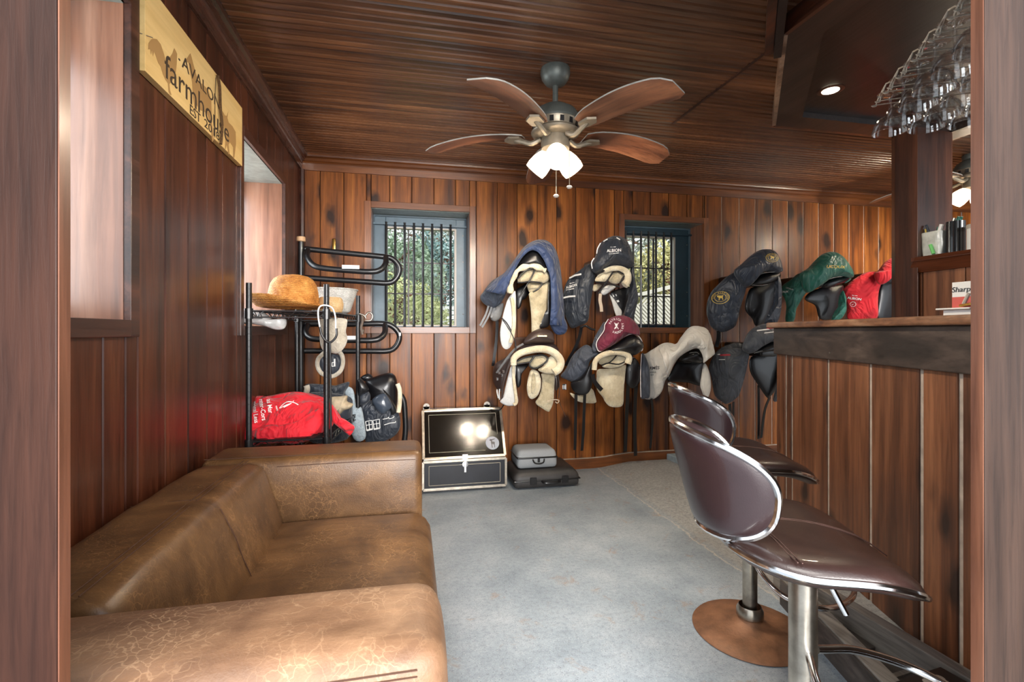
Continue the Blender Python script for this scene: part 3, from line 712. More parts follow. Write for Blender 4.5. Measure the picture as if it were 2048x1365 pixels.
for j in range(4):
    for i in range(0, 6):
        p = g0+rdir*i+sdir*.098*j+Vector((0,0,0)); 
        u_, v_ = to_px(p+Vector((0,0,-.11)))
        if u_ > 1980 or v_ < -25: continue
        o = link('coupe_glass', gm, MT['glass'], None, p); o.rotation_euler = (random.uniform(-.02,.02), random.uniform(-.02,.02), 0)
        tag(o, f'clear coupe glass hanging upside down, {words[i]} from the far end, {rowsn[j]} rack row', 'glass', 'coupe glasses on the wire rack')
# ================================================================ ceiling fans
MT['fanmetal'] = plain('dusty_grey_metal', srgb(92,96,92), .45, .5, nscale=15)
MT['fanmetal2'] = plain('aged_pewter', srgb(132,122,106), .4, .5, nscale=15)
MT['blade'] = wood('fan_blade', srgb(66,38,25), srgb(100,60,40), srgb(128,84,58), 'x', .42, 0, .1, coat=0)
MT['bladeedge'] = plain('dusty_blade_top', srgb(150,148,142), .8, nscale=20)
def shade_mat():
    m, nt, bs = mat_base('frosted_shade'); bs.inputs['Base Color'].default_value = (.9,.88,.86,1); bs.inputs['Roughness'].default_value = .3
    bs.inputs['Emission Color'].default_value = (1,.88,.70,1); bs.inputs['Emission Strength'].default_value = .22
    t_ = nd(nt, 'ShaderNodeBsdfTranslucent'); t_.inputs[0].default_value = (.95,.9,.84,1); mx = nd(nt, 'ShaderNodeMixShader'); mx.inputs[0].default_value = .8
    nt.links.new(bs.outputs[0], mx.inputs[1]); nt.links.new(t_.outputs[0], mx.inputs[2]); nt.links.new(mx.outputs[0], nt.nodes['Material Output'].inputs[0]); return m
MT['shade'] = shade_mat()
MT['bulb'] = emis('bulb_glow', (1,.9,.72,1), 5)
def fan(center, ang, zt, tilt, label, R=.62, lights=True, power=7):
    f = thing('ceiling_fan', label, 'fan')
    cx, cy = center; T = Matrix.Translation((cx, cy, zt)) @ Matrix.Rotation(tilt, 4, 'X')
    ob('canopy', MB().lathe([(.0001,0),(.066,0),(.068,-.02),(.062,-.045),(.045,-.068),(.02,-.078),(.0001,-.078)], 28, Matrix.Translation((cx, cy, ZT))), MT['fanmetal'], f, True)
    ob('downrod', MB().tube([(cx, cy, ZT-.07), (cx, cy, zt+.125)], .013, 12), MT['fanmetal'], f, True)
    ob('motor', MB().lathe([(.0001,.125),(.03,.125),(.06,.118),(.095,.095),(.11,.07),(.113,.05),(.108,.044)], 32, T), MT['fanmetal'], f, True)
    ob('motor_band', MB().lathe([(.108,.046),(.104,.04),(.100,.012),(.108,.005),(.112,0),(.108,-.008),(.09,-.016),(.06,-.02)], 32, T), MT['fanmetal2'], f, True)
    vm = MB().box((-.009,-.003,-.012), (.009,.003,.012)).mesh('vent')
    for k in range(14):
        o = link('vent', vm, MT['black'], f); a = 2*PI*k/14
        o.matrix_world = T @ Matrix.Rotation(a, 4, 'Z') @ Matrix.Translation((0, -.1015, .026))
    ob('switch_housing', MB().lathe([(.06,-.02),(.062,-.03),(.066,-.05),(.064,-.075),(.05,-.085),(.03,-.092),(.0001,-.094)], 28, T), MT['fanmetal2'], f, True)
    # blade: paddle with rounded tip, top dusty
    n = 14; out = []
    for i in range(n+1):
        t = i/n; x = .15+(R-.15)*t; w = .052+.022*math.sin(min(1, t*1.25)*PI*.5)
        if t > .86: w *= 1-.45*((t-.86)/.14)**2
        if t < .1: w *= .72+2.8*t
        zz = .02*math.sin(t*PI*.9)-.035*t*t
        out.append((x, w, zz))
    bl = MB(); vs = []; fs = []
    for (x, w, zz) in out:
        for s_ in (-1, -.6, 0, .6, 1):
            for d in (0, -.006): vs.append(Vector((x, s_*w, zz+d-s_*w*.21)))
    m_ = 10
    for i in range(n):
        for k in range(4):
            a = i*m_+k*2; b = a+m_
            fs += [(a, a+2, b+2, b), (a+1, b+1, b+3, a+3)]
        a = i*m_; b = a+m_; fs += [(a, b, b+1, a+1), (a+8, a+9, b+9, b+8)]
    fs += [(0,1,3,2),(2,3,5,4),(4,5,7,6),(6,7,9,8)]; e = n*m_; fs += [(e,e+2,e+3,e+1),(e+2,e+4,e+5,e+3),(e+4,e+6,e+7,e+5),(e+6,e+8,e+9,e+7)]
    bme = MB().add(vs, fs).mesh('blade', True, .6); bme.materials.append(MT['blade']); bme.materials.append(MT['bladeedge'])
    for p_ in bme.polygons: p_.material_index = 1 if p_.normal.z > .3 or abs(p_.normal.z) < .35 else 0
    ir = MB(); ir.tube(cat_open([(.07,0,-.012),(.11,.006,-.03),(.15,.004,-.018),(.19,0,-.002)], 4), [.012]*13, 8)
    ir.add([(.165,-.03,-.004),(.215,-.032,0),(.24,0,.002),(.215,.032,.004),(.165,.03,.0),(.15,0,-.004),(.165,-.03,-.014),(.215,-.032,-.01),(.24,0,-.008),(.215,.032,-.006),(.165,.03,-.01),(.15,0,-.014)],
           [(0,1,2,3,4,5),(11,10,9,8,7,6)]+[(i, 6+i, 6+(i+1) % 6, (i+1) % 6) for i in range(6)])
    ime = ir.mesh('blade_iron', True, .6)
    for k in range(5):
        M_ = T @ Matrix.Rotation(ang+k*2*PI/5, 4, 'Z')
        o = link('blade', bme, None, f); o.matrix_world = M_
        link('blade_iron', ime, MT['fanmetal2'], o, (0,0,-.010))
    sp = [(.020,.0),(.030,-.006),(.040,-.025),(.049,-.055),(.052,-.085),(.049,-.108),(.046,-.108),(.049,-.085),(.046,-.055),(.037,-.026),(.027,-.009),(.017,-.004)]
    for k in range(3):
        a = ang*0-PI/2-YAW+2*PI*k/3
        d = Vector((math.cos(a), math.sin(a), 0)); base = T @ Vector((0,0,-.085))+d*.03
        M_ = frame(base, (0,0,1), (-d*.72+Vector((0,0,.70))))
        sh = ob('lamp_shade', MB().lathe(sp, 28, M_), MT['shade'], f, True, 1.4)
        ob('bulb', MB().lathe([(.0001,-.078),(.014,-.075),(.022,-.062),(.024,-.05),(.018,-.034),(.011,-.02),(.011,-.005)], 18, M_), MT['bulb'], sh, True)
        ob('socket', MB().lathe([(.0001,.012),(.018,.012),(.022,0),(.02,-.012)], 16, M_), MT['fanmetal2'], f, True)
        pl = bpy.data.lights.new('lamp_glow', 'POINT'); pl.energy = power; pl.color = (1,.84,.64); pl.shadow_soft_size = .012
        po = bpy.data.objects.new('lamp_glow', pl); COL.objects.link(po); po.location = M_ @ Vector((0,0,-.096)); po.parent = f
    right = Vector((CA, -SA, 0))
    for (sx, ln) in ((-.005, .20), (.055, .16)):
        p0 = Vector((cx, cy, zt-.09))+right*sx-Vector((0,.03,0)); 
        c_ = ob('pull_chain', MB().tube([p0, p0-Vector((0,0,ln))], .0018, 6), MT['fanmetal2'], f)
        ob('pull_knob', MB().lathe([(.0001,.008),(.008,.006),(.014,0),(.009,-.006),(.0001,-.008)], 12, Matrix.Translation(p0-Vector((0,0,ln+.006)))), MT['sash'], c_, True)
    return f
fan((.651, 2.139), -1.0687, 1.958, -.012, 'lit ceiling fan with wooden blades and frosted shades over the sofa', power=12)
fan((3.75, 2.585), 1.85, 2.10, 0, 'second ceiling fan with glowing shades seen beyond the bar post', power=9)
# ================================================================ bar stools
MT['stool'] = plain('oxblood_vinyl', srgb(44,29,31), .3, coat=.35, nscale=6, namt=.2, bmp=.08, bscale=400)
MT['stoolseat'] = plain('brown_vinyl_seat', srgb(46,30,27), .34, coat=.2, nscale=9, namt=.25, bmp=.1, bscale=300)
MT['rust'] = plain('rusty_plate', srgb(132,92,66), .55, .3, nscale=14, namt=.35, bmp=.2, bscale=120)
MT['thread'] = plain('brown_thread', srgb(78,52,45), .7)
def stool(loc, yaw, zs, label, rusty, foot_a, fz):
    t = thing('bar_stool', label, 'stool'); T = Matrix.Translation((loc[0], loc[1], 0)) @ Matrix.Rotation(yaw, 4, 'Z')
    base = MT['rust'] if rusty else MT['steel']
    ob('base_plate', MB().lathe([(.0001,.0),(.186,.0),(.19,.004),(.186,.009),(.12,.018),(.06,.03),(.034,.05),(.030,.06),(.0001,.06)], 48, T), base, t, True, .9)
    ob('base_collar', MB().lathe([(.038,.05),(.044,.055),(.044,.075),(.036,.09)], 28, T), MT['steel'], t, True)
    ob('column', MB().lathe([(.024,.05),(.024,zs-.28)], 24, T), MT['steel'], t, True)
    ob('sleeve', MB().lathe([(.024,zs-.31),(.028,zs-.31),(.028,zs-.035),(.06,zs-.03)], 24, T), MT['steel'], t, True, .7)
    # footrest: bent chrome rod
    a = foot_a; z = zs-fz
    P = [(.02,-.02,z+.03),(.07,-.10,z+.02),(.16,-.16,z),(.26,-.13,z-.005),(.30,0,z-.005),(.26,.13,z-.005),(.16,.16,z),(.07,.10,z+.02),(.02,.02,z+.03)]
    ob('footrest', MB().tube(cat_open([T @ Matrix.Rotation(a, 4, 'Z') @ Vector(p) for p in P], 5), .0085, 10), MT['chrome'], t, True)
    P = [(.03,.0,zs-.045),(.05,-.01,zs-.06),(.065,-.02,zs-.10),(.085,-.035,zs-.15)]
    ob('lift_lever', MB().tube(cat_open([T @ Matrix.Rotation(.5, 4, 'Z') @ Vector(p) for p in P], 5), .006, 8), MT['chrome'], t, True)
    # seat: rounded cushion with a waterfall front, chrome rim beneath
    sh = Matrix.Translation((.0, 0, 0))
    def zsurf(x, y): # surface drop
        d = 0
        if x > 0: d -= .075*(x/.21)**2.4
        d += .022*(abs(y)/.2)**2*(1 if x < .05 else 1)
        if x < -.06: d += .035*((-x-.06)/.14)**1.6
        return d
    m = 48; outl = []
    for k in range(m):
        a_ = 2*PI*k/m; c, s = math.cos(a_), math.sin(a_); e = 2/2.7
        outl.append((.182*abs(c)**e*(1 if c > 0 else -1), .205*abs(s)**e*(1 if s > 0 else -1)))
    vs = []; fs = []; R_ = [(.0,.034),(.25,.034),(.5,.033),(.72,.030),(.86,.024),(.95,.014),(1,.0),(.985,-.012),(.9,-.022),(.6,-.028),(.0,-.03)]
    for (s, dz) in R_[1:-1]:
        for (x, y) in outl: vs.append(T @ sh @ Vector((x*s, y*s, zs+zsurf(x*s, y*s)+dz)))
    nr = len(R_)-2
    for j in range(nr-1):
        for k in range(m): k2 = (k+1) % m; fs.append((j*m+k, j*m+k2, (j+1)*m+k2, (j+1)*m+k))
    vs.append(T @ sh @ Vector((0,0,zs+.034))); vs.append(T @ sh @ Vector((0,0,zs-.03)))
    for k in range(m): fs += [(len(vs)-2, k, (k+1) % m), (len(vs)-1, (nr-1)*m+(k+1) % m, (nr-1)*m+k)]
    seat = ob('seat', MB().add(vs, fs), MT['stoolseat'], t, True, 1.4)
    ob('seat_rim', MB().tube([T @ sh @ Vector((x*1.0, y*1.0, zs+zsurf(x, y)-.004)) for (x, y) in outl], .0065, 8, True), MT['chrome'], seat, True)
    for pts in ([(-.15+.03*i, .035+.012*math.sin(i*.5)) for i in range(12)], [(-.15+.03*i, .042+.012*math.sin(i*.5)) for i in range(12)], [(-.08, -.19+.02*i) for i in range(12)], [(-.088, -.19+.02*i) for i in range(12)]):
        ob('stitching', MB().tube([T @ sh @ Vector((x, y, zs+zsurf(x, y)+.0335-.012*max(0, (math.hypot(x/.212, y/.205)-.6))*2.5)) for x, y in pts], .0013, 5), MT['thread'], seat)
    # backrest: shield wrapped round the rear of the seat, leaning outward
    thm = math.radians(92); nu, nv = 30, 12
    def bpt(u, v, d=0):      # u, v in the unit disc
        th = u*thm; r = .112+.055*(v*.5+.5)-.006*abs(u); z = zs+.150+.110*v-.028*abs(u)**1.6
        return Vector((-.105-(r+d)*math.cos(th), -(r+d)*math.sin(th)*1.0, z))
    def disc(i, k):          # concentric mapping of a superellipse
        s = i/nv; a_ = 2*PI*k/64; c, q = math.cos(a_), math.sin(a_); e = 2/2.5
        return s*abs(c)**e*(1 if c > 0 else -1), s*abs(q)**e*(1 if q > 0 else -1)
    vs = []; fs = []
    for side, d0 in ((1, .011), (-1, -.011)):
        b0 = len(vs); vs.append(T @ bpt(0, 0, d0))
        for i in range(1, nv+1):
            s = i/nv
            for k in range(64):
                u, v = disc(i, k); vs.append(T @ bpt(u, v, d0*math.sqrt(max(0, 1-s**6))))
        for k in range(64): fs.append((b0, b0+1+k, b0+1+(k+1) % 64))
        for i in range(nv-1):
            for k in range(64):
                k2 = (k+1) % 64; fs.append((b0+1+i*64+k, b0+1+i*64+k2, b0+1+(i+1)*64+k2, b0+1+(i+1)*64+k))
    bk = ob('backrest', MB().add(vs, fs), MT['stool'], t, True, 1.4)
    ob('back_rim', MB().tube([T @ bpt(*disc(nv, k)) for k in range(64)], .0075, 8, True), MT['chrome'], bk, True)
    ob('back_bracket', MB().box((-.12,-.015,-.034), (-.03,.015,-.026), T @ Matrix.Translation((0,0,zs))), MT['black'], t)
    return t
stool((.83, .899), math.radians(-20), .59, 'nearer dark brown vinyl bar stool with curved chrome-edged back', False, -.75, .255)
stool((1.166, 1.498), math.radians(-17), .60, 'farther dark brown vinyl bar stool with rusty round base', True, -.7, .36)
# ================================================================ footrest frame of weathered boards along the bar
fr = thing('footrest_frame', 'low weathered grey timber footrest frame on the floor along the bar', 'footrest')
ob('rail', MB().prism([(1.47,1.75,0),(1.495,1.02,0),(1.54,1.02,0),(1.52,1.75,0)], (0,0,.10)), MT['weather'], fr, bevel=.003)
ob('rail', MB().prism([(1.40,1.62,0),(1.135,.66,0),(1.19,.66,0),(1.455,1.62,0)], (0,0,.10)), MT['weather'], fr, bevel=.003)
ob('rail_face', MB().prism([(1.392,1.62,0),(1.127,.66,0),(1.133,.66,0),(1.398,1.62,0)], (0,0,.095)), MT['weatherdark'], fr)
for y in (1.42, 1.28, 1.14, 1.0, .86):
    ob('slat', MB().prism([(1.19+.276*(y-.66), y, .0), (1.475, y+.02, .0), (1.475, y+.125, .0), (1.19+.276*(y-.56), y+.105, .0)], (0,0,.028)), MT['weatherdark'], fr, bevel=.002)
ob('cleat', MB().prism([(1.3,1.155,.028),(1.47,1.175,.028),(1.47,1.19,.028),(1.3,1.17,.028)], (0,0,.006)), MT['weather'], fr)
ob('cleat', MB().prism([(1.36,1.40,.028),(1.47,1.415,.028),(1.47,1.43,.028),(1.36,1.415,.028)], (0,0,.006)), MT['weather'], fr)
# perforated tread lying on the rails
tr = thing('perforated_tread', 'black perforated metal tread lying across the timber footrest', 'tread')
MT['hole'] = plain('pale_floor_through_holes', srgb(190,180,165), .7)
a0 = Vector((1.26, .82, .101)); ux = Vector((1,.12,0)).normalized(); uy = Vector((-.12,1,0)).normalized()
P = [a0, a0+ux*.22, a0+ux*.22+uy*.24, a0+uy*.24]
ob('plate', MB().prism(P, (0,0,.012)), MT['black'], tr, bevel=.002)
hm = MB().lathe([(.0001,.0008),(.011,.0008),(.013,0)], 14).mesh('stud', True)
for i in range(4):
    for j in range(5):
        p = a0+ux*(.03+.045*i)+uy*(.03+.045*j)+Vector((0,0,.0125)); link('stud', hm, MT['hole'], tr, p)
# ================================================================ concrete step by the back wall
tag(ob('concrete_step', MB().prism([(1.985,3.515,.02),(2.03,3.22,.02),(2.9,3.22,.02),(2.9,3.515,.02)], (0,0,.062)), plain('step_paint', srgb(150,166,176), .6, nscale=20), bevel=.006), 'low pale blue concrete step against the back wall behind the stools', 'step')
# ================================================================ tack trunk
MT['trunk'] = plain('trunk_black_panel', srgb(22,24,32), .35, nscale=10)
MT['trunklid'] = plain('trunk_glossy_lid', srgb(24,20,16), .12, coat=0, spec=.35)
tk = thing('tack_trunk', 'black tack trunk with aluminium edges and a sloping glossy lid', 'trunk')
TX0, TX1, TY = .082, .625, 3.185
zl = .205; top = Vector((0, 3.368, .507)); bot = Vector((0, TY+.005, .222))
ob('body', MB().box((TX0, TY, .025), (TX1, 3.50, zl)), MT['trunk'], tk, bevel=.002)
ob('plinth', MB().box((TX0+.02, TY+.02, 0), (TX1-.02, 3.48, .03)), MT['black'], tk)
lid = ob('lid', MB().prism([(TX0+.004, bot.y, zl+.006), (TX0+.004, bot.y, bot.z), (TX0+.004, top.y, top.z), (TX0+.004, 3.50, top.z), (TX0+.004, 3.50, zl+.006)], (TX1-TX0-.008, 0, 0)), MT['trunklid'], tk)
sl = (top-bot).normalized(); nf = Vector((0, -sl.z, sl.y))
def lidp(u, v, h=0): return Vector((TX0+.004+(TX1-TX0-.008)*u, 0, 0))+bot+(top-bot)*v+nf*h
def edge(name, a, b, r, mat, par): ob(name, MB().box((-r, -r, 0), (r, r, (Vector(b)-Vector(a)).length), frame(a, nf if True else (1,0,0), Vector(b)-Vector(a))), mat, par, bevel=.0015)
for a, b in (((0,0),(0,1)), ((1,0),(1,1)), ((0,0),(1,0)), ((0,1),(1,1))): edge('edge_strip', lidp(*a), lidp(*b), .0085, MT['alu'], tk)
def bodyp(u, v, h=0): return Vector((TX0+(TX1-TX0)*u, TY-h, .025+(zl-.025)*v))
for a, b in (((0,0),(0,1)), ((1,0),(1,1)), ((0,0),(1,0)), ((0,1),(1,1))):
    A_, B_ = bodyp(*a), bodyp(*b); ob('edge_strip', MB().box((-.008,-.008,0), (.008,.008,(B_-A_).length), frame(A_, (0,1,0), B_-A_)), MT['alu'], tk, bevel=.0015)
MT['pin'] = plain('silver_pinstripe', srgb(190,180,160), .4)
def pin(fn, a, b): ob('pinstripe', MB().tube([fn(*a, .0012), fn(*b, .0012)], .0014, 4), MT['pin'], tk)
for a, b in (((.07,.12),(.07,.90)), ((.07,.90),(.93,.90)), ((.93,.90),(.93,.44)), ((.07,.12),(.76,.12))): pin(lidp, a, b)
for a, b in (((.07,.14),(.07,.84)), ((.07,.84),(.93,.84)), ((.93,.84),(.93,.14)), ((.93,.14),(.07,.14))): pin(bodyp, a, b)
bd = lidp(.855, .26, .002); FM = frame(bd, (1,0,0), nf)
b_ = ob('badge', MB().lathe([(.0001,.002),(.044,.002),(.046,0)], 30, FM), plain('silver_badge', srgb(150,156,168), .4), tk)
dog = [(-.020,.020),(-.012,.027),(-.004,.025),(.004,.027),(.022,.029),(.012,.022),(.002,.020),(-.003,.014),(.000,.008),(.014,.007),(.016,0),(.014,-.012),(.015,-.030),(.011,-.034),(.009,-.014),(.004,-.008),(-.002,-.008),(-.002,-.034),(-.007,-.034),(-.008,-.010),(-.011,.002),(-.010,.012),(-.017,.016)]
ob('badge_figure', MB().prism([(x, y, .0022) for x, y in dog], (0,0,.0006)).xf(FM), MT['trunk'], b_)
la = lidp(.5, 0, .008)
ob('latch', MB().box((-.02,-.004,-.012), (.02,.004,.018), Matrix.Translation(la)), MT['chrome'], tk, bevel=.003)
ob('latch', MB().lathe([(.0001,.012),(.02,.01),(.024,0)], 16, frame(bodyp(.5,.86,.0), (0,0,1), (0,-1,0))), MT['chrome'], tk, True)
ob('latch', MB().box((-.008,-.012,-.06), (.008,-.002,.02), Matrix.Translation(bodyp(.5,.9))), MT['chrome'], tk, bevel=.002)
for u in (.045, .83):
    c = lidp(u, 1, 0)+Vector((0,.02,.022)); 
    ob('wall_bracket', MB().box((-.022,-.003,-.025), (.022,.003,.004), Matrix.Translation(c)).lathe([(.0001,-.003),(.022,-.003),(.022,.003),(.0001,.003)], 20, frame(c+Vector((0,0,.004)), (1,0,0), (0,-1,0))), MT['sash'], tk)
    ob('bracket_hole', MB().lathe([(.0001,.004),(.006,.004),(.006,0)], 12, frame(c+Vector((0,0,.006)), (1,0,0), (0,-1,0))), MT['black'], tk)
# black cord trailing along the trunk top
cordo = ob('black_lead', MB().tube(cat_open([(.50,3.40,.497),(.55,3.36,.502),(.60,3.30,.505),(.64,3.32,.545),(.66,3.36,.60)], 5), .004, 8), MT['black'], None, True)
tag(cordo, 'thin black leather lead trailing over the top of the tack trunk', 'lead')
# ================================================================ cases
MT['casegrey'] = plain('grey_fabric_case', srgb(146,150,154), .8, nscale=300, namt=.12)
MT['caseblack'] = plain('dusty_black_plastic', srgb(52,50,50), .5, nscale=14, namt=.25, bmp=.1, bscale=200)
bc = thing('black_case', 'dusty black hard plastic carry case lying on the floor', 'case')
def taper(d, q):
    d = d.copy()
    if q[2] > .2: k = 1-.10*(q[2]-.2); d.x = .895+(d.x-.895)*k; d.y = 3.30+(d.y-3.30)*k
    return d
ob('shell', rbox_mb((.672, 3.125, .004), (1.125, 3.49, .118), .03, 8, taper), MT['caseblack'], bc, True, 1.2)
ob('seam_band', rbox_mb((.668, 3.122, .052), (1.129, 3.494, .062), .005, 6), MT['black'], bc, True, 1.)
ob('handle', MB().tube(cat_open([(.86,3.124,.052),(.87,3.098,.048),(.92,3.092,.047),(.97,3.098,.048),(.98,3.124,.052)], 4), .008, 8), MT['black'], bc, True)
for x in (.80, 1.02): ob('latch', MB().box((x-.022, 3.115, .035), (x+.022, 3.13, .08)), MT['black'], bc, bevel=.003)
gc = thing('grey_case', 'small grey fabric zip case standing on the black case', 'case')
ob('shell', rbox_mb((.705, 3.18, .1205), (.985, 3.42, .245), .028, 8, lambda d, q: Vector((.845+(d.x-.845)*(1-.06*max(0, q[2])), 3.30+(d.y-3.30)*(1-.12*max(0, q[2])), d.z))), MT['casegrey'], gc, True, 1.2)
ob('zip', rbox_mb((.7035, 3.1785, .188), (.9865, 3.4215, .200), .006, 6), MT['black'], gc, True, 1.)
ob('handle', MB().tube(cat_open([(.81,3.178,.186),(.82,3.166,.165),(.85,3.163,.158),(.88,3.166,.165),(.89,3.178,.186)], 4), .005, 8), MT['black'], gc, True)
ob('zip_pull', MB().box((.842,3.172,.166), (.858,3.178,.19)), MT['black'], gc)
# ================================================================ farmhouse sign on the left wall
def sign_mat():
    m, nt, bs = mat_base('sign_pine'); v = coords(nt, (1, .08, 1)); g = noi(nt, v, 60, 5, .6, .4); b = noi(nt, coords(nt, (1,.25,1)), 5, 3, .5)
    c = ramp(nt, b, [(.3, srgb(206,164,92)), (.5, srgb(226,190,124)), (.7, srgb(238,208,146))]); c = mixc(nt, .35, c, ramp(nt, g, [(.3, (.7,.66,.58)), (.6, (1,1,1))]), 'MULTIPLY')
    nt.links.new(c, bs.inputs['Base Color']); bs.inputs['Roughness'].default_value = .6; return m
MT['sign'] = sign_mat(); MT['signink'] = plain('sign_black_ink', srgb(58,44,30), .7); MT['signtan'] = plain('sign_tan_print', srgb(168,130,78), .7)
sg = thing('farmhouse_sign', 'pale pine board sign lettered farmhouse hung high on the left wall', 'sign')
GX = XL+.022; gy0, gy1, gz0, gz1 = 1.506, 2.292, 1.762, 2.012
sb = ob('board', MB().box((XL+.002, gy0, gz0), (GX, gy1, gz1)), MT['sign'], sg, bevel=.001)
SM = frame((GX, gy0, gz0), (0,1,0), (1,0,0))
gw, gh = gy1-gy0, gz1-gz0
zs_ = zm(280, 0, 3.9)
def sgp(x, y): q = aX(*zs_([(x, y)])[0], GX); return (q.y-gy0, q.z-gz0)
def signword(txt, left, right, size):
    """word set on the board between two baseline points picked in the photograph"""
    (u0, v0), (u1, v1) = sgp(*left), sgp(*right); me = text_mesh(txt, size, .0004, 'LEFT'); xs = [v.co.x for v in me.vertices]
    lo = min(v.co.y for v in me.vertices); k = (u1-u0)/(max(xs)-min(xs))
    me.transform(SM @ Matrix.Translation((u0, (v0+v1)/2, .0008)) @ Matrix.Diagonal((k,1,1,1)) @ Matrix.Translation((-min(xs), -lo, 0))); link('lettering', me, MT['signink'], sg)
signword('farmhouse', (190,607), (692,1112), .105); signword('AVALON', (325,548), (618,835), .058); signword('EST', (388,895), (470,955), .045); signword('2018', (500,1005), (618,1085), .042); signword('.', (298,470), (312,475), .05)
def silh(pts):
    P = [(*sgp(*p), .0005) for p in pts]; ob('silhouette', MB().prism(P, (0,0,.0002)).xf(SM), MT['signtan'], sg)
silh([(62,385),(66,335),(95,300),(130,305),(160,345),(185,420),(200,480),(225,455),(250,420),(258,395),(265,375),(275,392),(288,420),(285,500),(278,560),(262,610),(245,640),(228,655),(232,700),(245,745),(232,738),(222,720),(216,650),(196,620),(178,580),(160,520),(140,490),(120,430),(108,400),(100,440),(92,390),(84,425),(78,385)])
silh([(360,462),(392,415),(402,450),(420,520),(440,590),(455,640),(490,660),(530,700),(555,780),(556,850),(560,960),(575,1090),(562,1110),(545,960),(520,880),(470,860),(440,820),(435,880),(425,850),(412,760),(405,640),(385,540),(378,490),(365,485)])
silh([(636,860),(650,880),(660,900),(675,905),(688,868),(680,920),(690,955),(720,985),(745,1030),(748,1120),(735,1230),(724,1235),(726,1150),(700,1110),(690,1130),(698,1200),(688,1205),(676,1130),(660,1180),(664,1110),(660,1020),(645,945),(640,900)])
rp = thing('twine_length', 'frayed brown twine hanging over the farmhouse sign', 'twine')
tw = lambda px, py, h: aX(px, py, GX)+Vector((h, 0, 0))
ob('strand', MB().tube(cat_open([tw(431,150,.007), tw(434,175,.009), tw(436,215,.008), tw(439,255,.009), tw(437,288,.008)], 6), .0055, 6), plain('twine', srgb(92,66,38), .95, nscale=200, namt=.5, bmp=.8, bscale=300), rp, True)
ob('strand', MB().tube(cat_open([tw(428,155,.006), tw(427,200,.005), tw(427,275,.005)], 6), .0012, 5), MT['signink'], rp, True)
ob('sign_nail', MB().tube([(XL+.002, 1.498, 1.862), (GX+.012, 1.52, 1.862)], .0014, 6), MT['steel'], sg)
# ================================================================ saddles on the back wall
def fabric(name, col, rough=.62, amt=.25, wr=.35):
    m, nt, bs = mat_base(name); v = coords(nt, (1,1,1), .5); n = noi(nt, v, 9, 3, .5, 1.2)
    d = tuple(c*(1-amt) for c in col[:3])+(1,); l = tuple(min(1, c*(1+amt)) for c in col[:3])+(1,)
    nt.links.new(ramp(nt, n, [(.3, d), (.7, l)]), bs.inputs['Base Color']); bs.inputs['Roughness'].default_value = rough
    bs.inputs['Sheen Weight'].default_value = .15
    w = noi(nt, coords(nt, (1,1,.55), .5), 10, 2, .45, 2.4); bump(nt, bs, w, wr*1.7, .05); return m
MT['navy'] = fabric('navy_nylon', srgb(38,55,90)); MT['slate'] = fabric('slate_nylon', srgb(66,72,84)); MT['ink'] = fabric('ink_nylon', srgb(46,54,68), .42)
MT['blacknyl'] = fabric('black_nylon', srgb(38,44,54), .5); MT['charcoal'] = fabric('charcoal_nylon', srgb(70,74,82), .5)
MT['green'] = fabric('green_nylon', srgb(34,100,86), .42); MT['red'] = fabric('red_fleece_cloth', srgb(186,14,30), .8); MT['burg'] = fabric('burgundy_cloth', srgb(104,22,48), .7)
MT['stone'] = fabric('stone_grey_cotton', srgb(230,226,218), .8, .08, .3)
def fleece_mat(name, c0, c1, c2):
    m, nt, bs = mat_base(name); v = coords(nt, (1,1,1), .5); a = noi(nt, v, 60, 4, .7); b = noi(nt, v, 11, 3, .6)
    c = ramp(nt, b, [(.3, c0), (.5, c1), (.7, c2)]); c = mixc(nt, .5, c, ramp(nt, a, [(.3, (.72,.70,.66)), (.6, (1,1,1))]), 'MULTIPLY')
    nt.links.new(c, bs.inputs['Base Color']); bs.inputs['Roughness'].default_value = 1; bs.inputs['Sheen Weight'].default_value = .5
    bump(nt, bs, a, .9, .012); return m
MT['fleece'] = fleece_mat('cream_fleece', srgb(206,188,152), srgb(226,212,180), srgb(240,230,204))
MT['fleeceold'] = fleece_mat('matted_fleece', srgb(160,146,116), srgb(196,182,150), srgb(218,206,178))
MT['quilt'] = plain('white_quilted_cotton', srgb(206,206,204), .85, nscale=60, namt=.08, bmp=.5, bscale=120)
MT['brownlea'] = plain('dark_brown_leather', srgb(58,44,40), .4, coat=.2, nscale=12, namt=.25)
MT['greylea'] = plain('grey_leather', srgb(112,112,112), .5, nscale=20)
MT['piping'] = plain('pale_piping', srgb(222,214,214), .5)
MT['tape'] = plain('beige_tape', srgb(198,180,160), .8)
blk, brn = MT['blackleather'], MT['brownlea']
def S(name, label): return thing(name, label, 'saddle', 'saddles hung on the back wall')
def with_Y(pts, Y): return [(p[0], p[1], Y) for p in pts]
def hang(z, t, pts, w, Y0, Y1=None, mat=None):
    P = z(pts); n = len(P); Y1 = Y0 if Y1 is None else Y1
    strip('girth_strap', [(p[0], p[1], Y0+(Y1-Y0)*i/(n-1)) for i, p in enumerate(P)], w, mat or blk, t, .004)
def line(z, t, pts, Y, r=.004, mat=None, name='webbing'): cord(name, with_Y(z(pts), Y), r, mat or MT['black'], t)
def block(t, px, py, Y, w=.10, h=.03):
    """the tree of the saddle, from the near arch back to its bracket on the wall"""
    c = aY(px, py, Y); ob('tree', rbox_mb((c.x-w/2, Y, c.z-h), (c.x+w/2, YB-.002, c.z+h), .02, 6), blk, t, True, 1.2)
